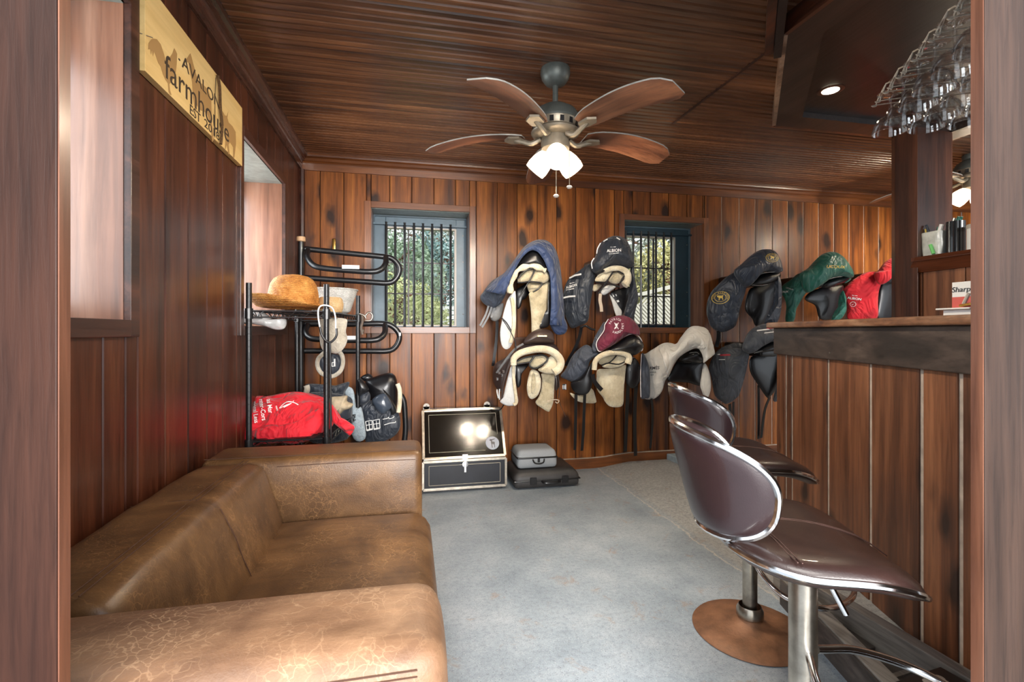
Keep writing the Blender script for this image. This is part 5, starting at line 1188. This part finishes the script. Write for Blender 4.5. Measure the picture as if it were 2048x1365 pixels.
# ================================================================ tubular saddle stand
z = zm(570, 460, 5.25)
st_ = thing('saddle_stand', 'black tubular three-tier saddle stand in the corner by the window', 'stand')
bp = Vector((-.655, 3.19, 0))
ob('post', MB().tube([bp, bp+Vector((0,0,1.60))], .0175, 14), MT['black'], st_, True)
ob('post_cap', MB().lathe([(.0001,.03),(.024,.03),(.026,.026),(.026,.004),(.0175,0)], 18, Matrix.Translation(bp+Vector((0,0,1.60)))), plain('pale_wood_cap', srgb(196,158,120), .6), st_, True, .6)
ob('base', MB().tube([bp+Vector((0,-.0,.02)), bp+Vector((.56,0,.02))], .0175, 12).tube([bp+Vector((.0,-.17,.02)), bp+Vector((0,.25,.02))], .0175, 12), MT['black'], st_, True)
def arm(loop, front, stick_at=None):
    Y = 3.21
    P = [aY(p[0], p[1], Y) for p in z(loop)]
    a_ = ob('arm', MB().tube(cat_open([bp+Vector((0,0,P[0].z))]+P+[bp+Vector((0,0,P[-1].z))], 5), .0175, 12), MT['black'], st_, True)
    ob('front_rail', MB().tube(cat_open([aY(p[0], p[1], Yy) for p, Yy in zip(z(front), (3.2,3.14,3.11,3.10,3.10,3.10,3.11,3.14,3.2))], 5), .0175, 12), MT['black'], a_, True)
    if stick_at: 
        q = aY(*z([stick_at])[0], 3.10-.0185); ob('sticker', MB().box((-.05,-.0015,-.011), (.05,.0015,.011), frame(q, (1,0,0), (0,0,1))), MT['white'], a_)
    return a_
arm([(260,205),(700,250),(1010,280),(1120,300),(1190,370),(1200,440),(1160,520),(1080,558),(880,548),(240,505)], [(240,215),(232,285),(290,365),(400,402),(700,430),(920,440),(1015,410),(1058,350),(1060,290)], (690,390))
arm([(260,988),(700,992),(1010,985),(1120,1010),(1190,1080),(1200,1150),(1160,1230),(1080,1272),(880,1275),(240,1272)], [(240,1000),(215,1070),(260,1135),(400,1152),(700,1160),(920,1160),(1010,1130),(1050,1070),(1050,1000)], (680,1133))
P3 = [aY(px, py, 3.21) for px, py in ((640,800),(700,796),(760,788),(790,785),(806,798),(810,830),(810,872),(800,915))]
ob('arm', MB().tube(cat_open([bp+Vector((0,0,P3[0].z))]+P3+[bp+Vector((.5,0,.3)), bp+Vector((0,0,.28))], 5), .0175, 12), MT['black'], st_, True)
ob('sticker', MB().box((-.006,-.019,-.02), (.006,.0,.0), Matrix.Translation(aY(*z([(1207,1080)])[0], 3.21))), MT['white'], st_)
# ================================================================ hats
def straw_mat(name, c0, c1, c2, sc):
    m, nt, bs = mat_base(name); v = coords(nt, (1,1,1)); n = noi(nt, v, 30, 4, .6, .6)
    wv = nd(nt, 'ShaderNodeTexWave', bands_direction='Z'); wv.inputs['Scale'].default_value = sc; wv.inputs['Distortion'].default_value = 6; wv.inputs['Detail'].default_value = 2; wv.inputs['Detail Scale'].default_value = 3; nt.links.new(v, wv.inputs['Vector'])
    c = ramp(nt, n, [(.3, c0), (.5, c1), (.7, c2)]); c = mixc(nt, .55, c, ramp(nt, wv.outputs[0], [(.1, (.5,.42,.34)), (.45, (1,1,1))]), 'MULTIPLY')
    nt.links.new(c, bs.inputs['Base Color']); bs.inputs['Roughness'].default_value = .6; bump(nt, bs, wv.outputs[0], .6, .006); return m
MT['straw'] = straw_mat('golden_straw', srgb(176,108,40), srgb(210,142,66), srgb(228,168,92), 34)
MT['strawwhite'] = straw_mat('white_braided_straw', srgb(184,184,180), srgb(206,206,202), srgb(224,224,220), 46)
hat = thing('straw_hat', 'golden brown straw hat with upturned brim on the top wire shelf', 'hat')
hc = Vector((-.56, 2.565, 1.146)); zc_ = .018
rot = math.radians(-118)
vs = []; fs = []; NS = 48
def ring_(fn):
    for k in range(NS): a = 2*PI*k/NS; vs.append(hc+fn(a))
def brim(a, t):
    d = a-rot; lo = .175+.065*max(0, math.cos(d))**2+.01*math.cos(2*d); r = .118+(lo-.118)*t
    if math.cos(a) < 0: r = min(r, (.160)/max(.2, -math.cos(a)))      # the wall side
    up = .055*t*t*max(0, math.cos(d))**3+.012*t*math.sin(d)**2
    return Vector((math.cos(a)*r, math.sin(a)*r, zc_+up))
def crwn(a, r, h):
    e = 1+.06*math.cos(2*(a-rot)); dent = -.022*max(0, 1-abs(math.sin(a-rot))*2.2)*(1 if r < .06 else 0)
    return Vector((math.cos(a)*r*e, math.sin(a)*r*e, zc_+h+dent))
for t_ in (1, .75, .5, .25, .05): ring_(lambda a: brim(a, t_))
for (r, h) in ((.117,.006),(.115,.04),(.111,.08),(.103,.115),(.088,.140),(.066,.154),(.04,.160),(.015,.162)): ring_(lambda a: crwn(a, r, h))
nr = len(vs)//NS
for j in range(nr-1):
    for k in range(NS): k2 = (k+1) % NS; fs.append((j*NS+k, j*NS+k2, (j+1)*NS+k2, (j+1)*NS+k))
fs.append(tuple((nr-1)*NS+k for k in range(NS)))
split = [f for f in fs]
crown_f = [f for i, f in enumerate(split) if i >= 5*NS]; brim_f = split[:5*NS]
def sub(fl):
    used = sorted({i for f in fl for i in f}); mp = {i: k for k, i in enumerate(used)}; return MB().add([vs[i] for i in used], [tuple(mp[i] for i in f) for f in fl])
for nm, fl_ in (('crown', crown_f), ('brim', brim_f)):
    o_ = ob(nm, sub(fl_), MT['straw'], hat, True, 1.5); s_ = o_.modifiers.new('s', 'SOLIDIFY'); s_.thickness = .005; s_.offset = 0
wh = thing('braided_hat', 'white braided hat lying upside down behind the straw hat', 'hat')
wc = Vector((-.425, 2.84, 1.146)); pr = [(.0001,.004),(.085,.004),(.095,.012)]
for k in range(13): pr += [(.100+.0028*k+.0016, .018+k*.0085), (.100+.0028*k, .022+k*.0085)]
pr += [(.139,.132),(.142,.134),(.137,.136)]; pr += [(.13,.12),(.10,.03),(.0001,.012)]
ob('body', MB().lathe(pr, 40, Matrix.Translation(wc)), MT['strawwhite'], wh, True, 1.4)
ob('band', MB().tube([wc+Vector((.139*math.cos(a), .139*math.sin(a), .133)) for a in [2*PI*k/40 for k in range(40)]], .004, 6, True), MT['strawwhite'], wh, True)
tn = thing('tan_straw_bowl', 'small tan coiled straw hat crown between the two hats', 'hat')
ob('body', MB().lathe([(.001,.0),(.055,.001),(.062,.02),(.064,.045),(.058,.07),(.05,.078),(.001,.08)], 24, Matrix.Translation((-.40, 2.64, 1.146))), straw_mat('tan_coil', srgb(206,164,110), srgb(224,186,134), srgb(236,204,158), 60), tn, True)
# ================================================================ things hung on or lying in the shelving
MT['bag'] = plain('milky_plastic', srgb(212,212,210), .25, coat=.4, nscale=25, namt=.15, bmp=.5, bscale=40)
z = zm(440, 540, 6.827)
b = puff('plastic_bag', z([(285,545),(430,535),(600,580),(700,665),(800,690),(890,668),(912,730),(870,808),(760,818),(600,772),(450,742),(290,722)]), 2.50, MT['bag'], None, .07, wr=.012, wf=30); tag(b, 'crumpled white plastic bag hanging under the top wire shelf', 'bag')
pf = thing('forked_hook', 'white and black looped fork hanging on the shelf post', 'tool')
cord('loop', [(p[0], p[1], 2.295) for p in z([(1590,890),(1580,800),(1575,650),(1545,540),(1500,500),(1440,485),(1375,495),(1342,550),(1342,650),(1362,780)])], .0035, MT['white'], pf, 5)
cord('fork', [(p[0], p[1], 2.295) for p in z([(1362,780),(1390,890),(1440,965),(1500,992),(1560,950),(1592,890),(1590,800)])], .005, MT['black'], pf, 5)
cord('rod', [(660,686,2.295),(661,760,2.297),(662,880,2.30)], .0045, MT['black'], pf)
z = zm(570, 460, 5.25)
MT['sheep'] = fleece_mat('grubby_sheepskin', srgb(150,138,120), srgb(186,176,158), srgb(208,200,184))
g = puff('sheepskin_mitt', z([(365,940),(480,925),(640,935),(650,1000),(640,1070),(656,1150),(622,1240),(550,1300),(480,1292),(410,1280),(370,1200),(362,1080)]), 2.52, MT['sheep'], None, .06, wr=.010, wf=22); tag(g, 'grubby cream sheepskin mitt hanging below the top shelf', 'mitt')
z = zm(600, 660, 5.93)
rg = thing('fleece_muff', 'round black pad with a cream fleece edge hanging behind the shelf post', 'pad')
puff('pad', z([(360,285),(460,300),(490,380),(460,480),(390,530),(300,520),(240,450),(230,360),(280,300)]), 2.9, MT['blacknyl'], rg, .04)
cord('fleece_edge', [(p[0], p[1], 2.89) for p in z([(270,290),(215,350),(210,440),(260,520),(370,555),(470,500),(508,400),(495,300),(440,250),(340,245)])], .012, MT['sheep'], rg, closed=True)
for (a, b_) in (((405,345),(405,430)), ((380,390),(420,385)), ((380,390),(378,435)), ((378,435),(408,432)), ((415,345),(415,435))): cord('mark', [(p[0], p[1], 2.875) for p in z([a, b_])], .002, MT['white'], rg)
pd = thing('saddle_pad_stack', 'dark saddle pad with fleece edge lying at the back of the lower shelf', 'pad')
puff('pad', z([(60,660),(110,640),(280,650),(440,662),(570,618),(585,650),(540,730),(500,790),(300,800),(110,760),(70,740)]), 2.95, MT['blacknyl'], pd, .10, wr=.01)
cord('fleece_edge', [(p[0], p[1], 2.89) for p in z([(75,660),(85,700),(70,760),(60,800)])], .016, MT['sheep'], pd)
puff('pad_base', z([(40,780),(560,780),(620,960),(560,1300),(60,1300)]), 2.86, MT['blacknyl'], pd, .16)
gp = puff('quilted_pad', z([(535,700),(610,688),(645,760),(650,900),(690,930),(730,925),(765,1100),(775,1290),(640,1300),(560,1000)]), 2.97, plain('pale_blue_quilt', srgb(150,162,170), .8, nscale=80, bmp=.5, bscale=140), None, .05, wr=.006); tag(gp, 'pale grey blue quilted saddle pad standing behind the black dressage saddle', 'pad')
bg_ = puff('beige_boots', z([(350,810),(480,790),(560,782),(560,850),(632,882),(600,930),(520,960),(470,1008),(430,960),(400,1010),(360,940)]), 2.80, plain('beige_suede', srgb(176,160,134), .9, nscale=30, bmp=.4, bscale=80), None, .10, wr=.012, wf=26); tag(bg_, 'crumpled beige suede horse boots on the lower shelf beside the red jacket', 'boots')
# black dressage saddle on the lowest tier
t = thing('dressage_saddle', 'black dressage saddle with glossy knee blocks on the lowest tier of the stand', 'saddle')
puff('side_flap', z([(715,900),(850,835),(980,860),(1100,930),(1175,1000),(1188,1150),(1120,1262),(980,1330),(900,1340),(780,1330),(740,1100)]), 3.10, MT['blacknyl'], t, .06)
fl = bpy.data.objects[t.children[0].name]
puff('seat', z([(770,605),(870,562),(1040,512),(1112,528),(1150,600),(1158,760),(1145,900),(1100,1000),(980,900),(850,850),(815,720)]), 3.13, blk, t, .14)
puff('pommel', z([(720,560),(800,520),(850,540),(870,580),(780,610),(730,600)]), 3.16, blk, t, .06)
puff('knee_block', z([(680,600),(715,575),(770,625),(822,720),(745,760),(690,785)]), 3.02, blk, t, .07); puff('knee_block_base', z([(685,785),(812,735),(832,830),(765,885),(690,885)]), 3.05, MT['blacknyl'], t, .06)
MT['kneelea'] = plain('blue_black_leather', srgb(58,66,78), .25, coat=.4)
puff('knee_block', z([(858,820),(980,752),(1052,802),(1092,912),(1042,962),(990,1002),(930,972),(880,905)]), 3.03, MT['kneelea'], t, .07)
puff('knee_roll', z([(980,700),(1060,780),(1130,900),(1140,980),(1090,1010),(1090,900),(1040,800)]), 3.06, blk, t, .05)
cord('fleece_edge', [(p[0], p[1], 3.08) for p in z([(1155,640),(1182,720),(1180,880),(1165,980)])], .014, MT['fleece'], t)
ob('tree', rbox_mb((aY(*z([(900,700)])[0], 3.13).x-.05, 3.13, .60), (aY(*z([(1050,700)])[0], 3.13).x, 3.24, .69), .02, 6), blk, t, True)
for cx_ in (815, 902):
    cy_ = 1145-(cx_-815)*.15
    for a, b_ in (((-38,-55),(38,-70)), ((-34,-10),(36,-22)), ((-30,45),(38,30)), ((-38,-55),(-22,55)), ((2,-50),(10,45)), ((38,-75),(46,35)), ((-22,55),(46,38))):
        cord('logo_bar', [(p[0], p[1], 3.062) for p in z([(cx_+a[0], cy_+a[1]), (cx_+b_[0], cy_+b_[1])])], .0022, MT['white'], t, 1, 5)
for y0, P in ((0, [(980,1062),(1040,1050),(1048,1035),(1060,1055),(1110,1040),(1112,1022)]), (1, [(998,1130),(1045,1115),(1065,1108),(1090,1105),(1130,1100),(1132,1085)])): cord('inscription', [(p[0], p[1], 3.062) for p in z(P)], .0022, MT['white'], t, 3, 5)
# red jacket on the lower shelf
z = zm(440, 770, 7.062)
j = thing('red_jacket', 'bright red jacket with white lettering heaped on the lower wire shelf', 'jacket')
MT['jred'] = fabric('red_jacket_cloth', srgb(206,12,34), .75, .15, .5)
bd_ = puff('body', z([(105,862),(140,780),(220,680),(280,590),(330,480),(420,330),(460,195),(700,190),(900,150),(1100,126),(1300,150),(1450,190),(1560,260),(1620,420),(1600,560),(1480,640),(1350,720),(1200,790),(1000,815),(800,800),(600,812),(420,800),(330,870),(200,885)]), 2.50, MT['jred'], j, .16, tz=1.0, wr=.014, wf=16, ctr=z([(900,480)])[0])
puff('sleeve', z([(1560,270),(1620,350),(1680,450),(1760,490),(1840,545),(1905,600),(1870,680),(1830,716),(1750,650),(1640,570),(1570,480)]), 2.42, MT['jred'], j, .06, wr=.006)
puff('hood', z([(430,690),(600,600),(800,585),(1000,560),(1180,480),(1400,340),(1470,420),(1440,560),(1330,690),(1180,770),(900,800),(600,800)]), 2.41, MT['jred'], j, .06, tz=.6, wr=.016, wf=20)
def jt(txt, x, y, h, r): lettering(txt, *z([(x, y)])[0], 2.5, h, bd_, MT['white'], j, r, xs=.9)
jt('as Mar', 700, 300, 8.5, -1.42); jt('nter-Cors', 600, 350, 8.5, -1.42); jt('ational Less', 495, 370, 8.0, -1.45); jt('team', 805, 330, 4, -1.3)
for P in ([(838,330),(900,270),(960,240),(1040,250),(1105,282)], [(850,330),(930,290),(1000,265)], [(900,320),(960,290),(1010,260)], [(1030,235),(1045,225)]):
    me = MB(); Q = cat_open([Vector((p[0], p[1], 0)) for p in P], 3)
    pp_ = [aY(*z([(q.x, q.y)])[0], 2.5) for q in Q]; c_ = pp_[len(pp_)//2]; M_ = frame(c_, (CA,-SA,0), O-c_); Mi = M_.inverted()
    loc_ = [Mi @ q for q in pp_]; quads = []
    for a, b_ in zip(loc_[:-1], loc_[1:]): quads.append([(a.x, a.y-.002), (b_.x, b_.y-.002), (b_.x, b_.y+.002), (a.x, a.y+.002)])
    flatshape(quads, bd_, M_, MT['white'], j, 'swoosh')
# brass hooks on the wall and the bit hung on the shelf
hk = thing('brass_bracket', 'small brass wall bracket above the saddle stand in the corner', 'bracket')
c_ = aY(583, 472, YB-.004)
ob('plate', MB().prism([c_+Vector((-.035,0,.03)), c_+Vector((0,0,.018)), c_+Vector((.03,0,.034)), c_+Vector((.022,0,.005)), c_+Vector((.012,0,-.02)), c_+Vector((0,0,-.04)), c_+Vector((-.012,0,-.015)), c_+Vector((-.03,0,.008))][::-1], (0,-.006,0)), MT['brass'], hk, bevel=.002)
ob('hook', MB().tube(cat_open([c_+Vector((0,-.004,0)), c_+Vector((0,-.04,-.01)), c_+Vector((0,-.05,.02))], 4), .005, 8), MT['brass'], hk, True)
hk = thing('brass_coat_hook', 'narrow brass coat hook on the planks left of the window', 'hook')
c_ = aY(668, 492, YB-.003)
ob('plate', rbox_mb(c_+Vector((-.012,-.006,-.06)), c_+Vector((.012,.002,.05)), .005, 6), MT['brass'], hk, True)
ob('hook', MB().tube(cat_open([c_+Vector((0,-.004,-.03)), c_+Vector((0,-.04,-.05)), c_+Vector((0,-.05,-.02))], 4), .005, 8), MT['brass'], hk, True)
z = zm(570, 460, 5.25)
bt = thing('snaffle_bit', 'steel bit with leather keeper hung on the shelf corner', 'bit')
for P in ([(840,910),(880,865),(920,900),(900,950),(840,955)], [(780,880),(830,900),(850,930)]): cord('ring', [(p[0], p[1], 2.98) for p in z(P)], .005, MT['steel'], bt)
for P in ([(810,900),(815,960),(800,1030),(815,1100)], [(790,1050),(820,1060),(805,1080)]): cord('keeper', [(p[0], p[1], 2.98) for p in z(P)], .008, plain('brown_keeper', srgb(92,78,66), .6), bt)
# ================================================================ things on the bar ledge and counter
z = zm(1540, 400, 3.791)
def lx(p, X=2.80): return aX(p[0], p[1], X)
pb = thing('pen_bag', 'clear plastic bag of pens on the bar ledge', 'bag')
ZL = 1.453
def col(pt, X): q = aX(*z([pt])[0], X); return q
MT['clearbag'] = plain('clear_plastic', srgb(206,210,206), .2, coat=.5, nscale=20, namt=.2, bmp=.4, bscale=50)
c0 = aX(*z([(1250,330)])[0], 2.78)
def bagfn(d, q): d = d.copy(); k = 1+.10*q[2]; d.x = 2.78+(d.x-2.78)*k; d.y = c0.y+(d.y-c0.y)*k; d += Vector((1,1,0))*.006*noise.noise(d*30); return d
hz = aX(*z([(1250,240)])[0], 2.78).z
ob('pouch', rbox_mb((2.75, c0.y-.052, ZL), (2.81, c0.y+.052, hz), .012, 8, bagfn), MT['clearbag'], pb, True)
for (a, b_, m_, r) in (((1150,215),(1185,330),'black',.005), ((1185,192),(1225,300),'ink',.006), ((1178,222),(1195,330),'gold',.004), ((1305,185),(1255,330),'white',.011), ((1275,205),(1268,300),'green',.006)):
    p0, p1 = aX(*z([a])[0], 2.77), aX(*z([b_])[0], 2.77); ob('pen', MB().tube([p0, p1], r, 8), MT[m_], pb, True)
g_ = MB().tube([aX(*z([(1215,340)])[0], 2.745), aX(*z([(1240,410)])[0], 2.745)], .008, 8); ob('pen', g_, plain('lime', srgb(110,200,110), .5), pb, True)
cn = thing('ribbed_pot', 'black ribbed pot with rolled labels on the bar ledge', 'pot')
cc = aX(*z([(1408,300)])[0], 2.80); pz = aX(*z([(1408,165)])[0], 2.80).z; R_ = .038
prf = MB(); n_ = 40; vs_ = [] 
for zz in (ZL, pz):
    for k in range(n_): rr = R_*(1+.05*(k % 2)); vs_.append((cc.x+rr*math.cos(2*PI*k/n_), cc.y+rr*math.sin(2*PI*k/n_), zz))
ob('pot', MB().add(vs_, [(k, (k+1) % n_, n_+(k+1) % n_, n_+k) for k in range(n_)]+[tuple(range(n_))[::-1], tuple(range(n_, 2*n_))]), plain('black_gloss', srgb(26,28,32), .2, coat=.5), cn)
ob('roll', MB().tube([Vector((cc.x, cc.y-.01, pz-.01)), Vector((cc.x, cc.y-.022, pz+.022))], .012, 12), MT['green'], cn, True); ob('roll', MB().tube([Vector((cc.x, cc.y+.015, pz-.01)), Vector((cc.x, cc.y+.005, pz+.02))], .009, 12), MT['alu'], cn, True)
wc_ = aX(*z([(1510,250)])[0], 2.80)
cyl = thing('white_canister', 'white round canister at the right end of the bar ledge', 'canister')
ob('body', MB().lathe([(.0001,ZL),(.034,ZL),(.035,ZL+.004),(.035,1.585),(.03,1.592),(.0001,1.593)], 28, Matrix.Translation((2.80, wc_.y-.03, 0))), MT['white'], cyl, True, .6); ob('lid_rim', MB().lathe([(.036,1.57),(.037,1.575),(.037,1.588),(.034,1.592)], 28, Matrix.Translation((2.80, wc_.y-.03, 0))), MT['sash'], cyl, True)
tr2 = thing('white_tray', 'small white tray on the bar counter under the marker box', 'tray')
XT = 1.93
def tp(pt): return aX(*z([pt])[0], XT)
t0 = tp((1335,850)); t1 = tp((1600,850)); zt_ = tp((1335,838)).z
ob('dish', MB().prism([(XT-.05, t0.y, zt_), (XT-.05, t1.y, zt_), (XT+.09, t1.y, zt_), (XT+.09, t0.y, zt_)], (0,0,.006)).prism([(XT-.03, t0.y-.012, 1.099), (XT-.03, t1.y, 1.099), (XT+.07, t1.y, 1.099), (XT+.07, t0.y-.012, 1.099)], (0,0,zt_-1.099)), MT['white'], tr2, bevel=.002)
mk = thing('marker_box', 'white and red Sharpie marker box on the bar counter', 'box')
b0 = tp((1380,800)); b1 = tp((1590,800)); bz1 = tp((1380,628)).z; zr = tp((1380,740)).z
ob('carton', MB().box((XT, b1.y, zt_+.006), (XT+.05, b0.y, bz1)), MT['white'], mk, bevel=.001)
ob('red_panel', MB().box((XT-.0008, b1.y+.0005, zt_+.0065), (XT+.001, b0.y-.0005, zr)), plain('marker_red', srgb(206,84,74), .5), mk)
me = text_mesh('Sharpie', .027, .0004, shear=.15); me.transform(frame((XT-.0015, (b0.y+b1.y)/2+.005, zr+(bz1-zr)*.48), (0,-1,0), (-1,0,0))); link('lettering', me, MT['black'], mk)
ob('marker_print', MB().tube([(XT-.001, (b0.y+b1.y)/2-.012, zr+.012), (XT-.001, (b0.y+b1.y)/2+.005, zt_+.02)], .006, 8), MT['sash'], mk)
ob('clip', MB().tube([(XT-.012, b0.y-.035, zt_+.014), (XT-.012, b1.y+.01, zt_+.02)], .005, 8), MT['brass'], tag(thing('clip_set', 'brass clip lying on the white tray before the marker box', 'clip'), None, None), True)
# ================================================================ outside the windows
MT['ground'] = plain('grass_ground', srgb(110,120,80), .9, nscale=2, namt=.3)
struct(ob('ground', MB().add([(-30,3.9,-.3),(40,3.9,-.3),(40,60,2.2),(-30,60,2.2)], [(0,1,2,3)]), MT['ground']))
def leafmat(name, c0, c1, c2):
    m, nt, bs = mat_base(name); v = coords(nt, (1,1,1)); n = noi(nt, v, 6, 4, .7)
    nt.links.new(ramp(nt, n, [(.3, c0), (.5, c1), (.7, c2)]), bs.inputs['Base Color']); bs.inputs['Roughness'].default_value = .6
    bs.inputs['Subsurface Weight'].default_value = 0; return m
def foliage(name, label, cat, px, py, Y, rx, rz, ry, n, size, mat, trunk=True, hollow=.55):
    c = aY(px, py, Y); t = thing(name, label, cat); mb = MB(); rnd = random.Random(int(px*7+py))
    for _ in range(n):
        while True:
            v = Vector((rnd.uniform(-1,1), rnd.uniform(-1,1), rnd.uniform(-1,1)))
            if hollow < v.length <= 1: break
        lump = 1+.25*noise.noise(v*2.3)
        p = c+Vector((v.x*rx, v.y*ry, v.z*rz))*lump
        a = Vector((rnd.uniform(-1,1), rnd.uniform(-1,1), rnd.uniform(-1,1))).normalized(); b = a.cross(Vector((rnd.uniform(-1,1), rnd.uniform(-1,1), rnd.uniform(-1,1)))).normalized(); s = size*rnd.uniform(.6, 1.3)
        mb.add([p-a*s, p-b*s*.4, p+a*s, p+b*s*.4], [(0,1,2,3)])
    f = ob('foliage', mb, mat, t); f['kind'] = 'stuff'
    if trunk:
        g = -.3+(Y-3.9)*.0446
        ob('trunk', MB().tube([Vector((c.x, c.y, g)), Vector((c.x+.05, c.y, c.z)), Vector((c.x+.1, c.y, c.z+rz*.7))], [.07,.05,.02], 8), MT['bar'], t, True)
        for k in range(5):
            a = k*1.3; ob('branch', MB().tube([Vector((c.x, c.y, c.z-rz*.2+k*rz*.15)), Vector((c.x+math.cos(a)*rx*.7, c.y+math.sin(a)*ry*.7, c.z+rz*(.1+.12*k)))], [.03,.01], 6), MT['bar'], t, True)
    return t
MT['leafy'] = leafmat('yellow_green_leaf', srgb(120,134,80), srgb(168,174,116), srgb(206,206,160))
MT['leafb'] = leafmat('blue_green_needles', srgb(84,112,108), srgb(124,150,146), srgb(164,184,178))
MT['leafb2'] = leafmat('soft_green_leaf', srgb(96,120,98), srgb(136,156,128), srgb(180,192,164))
MT['leafg'] = leafmat('grey_green_leaf', srgb(116,122,108), srgb(146,150,136), srgb(176,180,166))
MT['leafa'] = leafmat('autumn_leaf', srgb(140,134,92), srgb(186,180,124), srgb(214,196,124))
foliage('yellow_shrub', 'yellow green shrub low outside the left window', 'shrub', 790, 640, 5.4, .55, .45, .4, 6000, .024, MT['leafy'])
foliage('pale_shrub', 'bright leafy shrub in the middle of the left window view', 'shrub', 838, 655, 6.0, .4, .4, .4, 3500, .026, MT['leafy'])
foliage('palm_shrub', 'green spiky shrub against the pale sky in the left window', 'shrub', 795, 560, 6.6, .6, .6, .5, 5000, .035, MT['leafb2'])
foliage('blue_spruce', 'blue green conifer behind the bars of the left window', 'tree', 880, 570, 7.6, .9, .75, .6, 8000, .04, MT['leafb'])
foliage('bare_tree', 'greyish tree with sky showing through in the left window', 'tree', 870, 490, 9.0, 1.3, .8, .8, 5000, .045, MT['leafg'], True, .1)
foliage('grey_hedge', 'hazy grey green hedge at the top of the right window view', 'hedge', 1300, 510, 11, 3.0, 2.0, 1.0, 9000, .10, MT['leafg'])
foliage('autumn_shrub', 'yellow green shrub outside the right window above the lattice', 'shrub', 1330, 555, 7.2, .75, .55, .5, 6500, .032, MT['leafa'])
foliage('green_shrub', 'dark green shrub left behind the bars of the right window', 'shrub', 1278, 570, 7.6, .6, .6, .5, 4500, .036, MT['leafg'])
# lattice fence
lf = thing('lattice_fence', 'pale diagonal lattice fence outside the right window', 'fence')
MT['lat'] = plain('pale_lattice', srgb(206,200,186), .7)
YL = 6.0; p0 = aY(1235, 605, YL); p1 = aY(1365, 572, YL); zb = .2
fr_ = MB(); fr_.prism([p0, p1, p1+Vector((0,0,.05)), p0+Vector((0,0,.05))], (0,.05,0)); ob('top_rail', fr_, MT['lat'], lf)
mb = MB(); H = p1.z-zb; L = p1.x-p0.x
for sgn in (-1, 1):
    k = -40
    while k < 70:
        x0_ = p0.x+k*.055
        a = Vector((x0_, YL+.01*sgn+.025, zb)); b_ = Vector((x0_+sgn*H, YL+.01*sgn+.025, zb+H))
        t0_, t1_ = 0., 1.
        pts = []
        for i in range(13):
            q = a.lerp(b_, i/12); top_ = p0.z+(p1.z-p0.z)*(q.x-p0.x)/L
            if p0.x <= q.x <= p1.x and q.z <= top_: pts.append(q)
        if len(pts) > 1: mb.ribbon([pts[0], pts[-1]], .026, .008, (1,0,0))
        k += 1
o_ = ob('slats', mb, MT['lat'], lf); o_['kind'] = 'stuff'
for x in (p0.x, p1.x-.06): ob('post', MB().box((x, YL, -.25), (x+.06, YL+.06, p0.z)), MT['lat'], lf)
# white slatted bench outside the left window
bn_ = thing('white_bench', 'white slatted bench at the lower right of the left window view', 'bench')
q0 = aY(848, 648, 6.8); q1 = aY(915, 612, 6.8)
for k in range(4): ob('slat', MB().box((q0.x, 6.8, q0.z+k*.065), (q1.x, 6.83, q0.z+k*.065+.05)), MT['white'], bn_)
ob('seat', MB().box((q0.x, 6.45, q0.z-.05), (q1.x, 6.8, q0.z-.02)), MT['white'], bn_)
for x in (q0.x, q1.x-.05): ob('leg', MB().box((x, 6.79, -.2), (x+.05, 6.84, q1.z)), MT['white'], bn_); ob('leg', MB().box((x, 6.46, -.2), (x+.05, 6.51, q0.z-.02)), MT['white'], bn_)
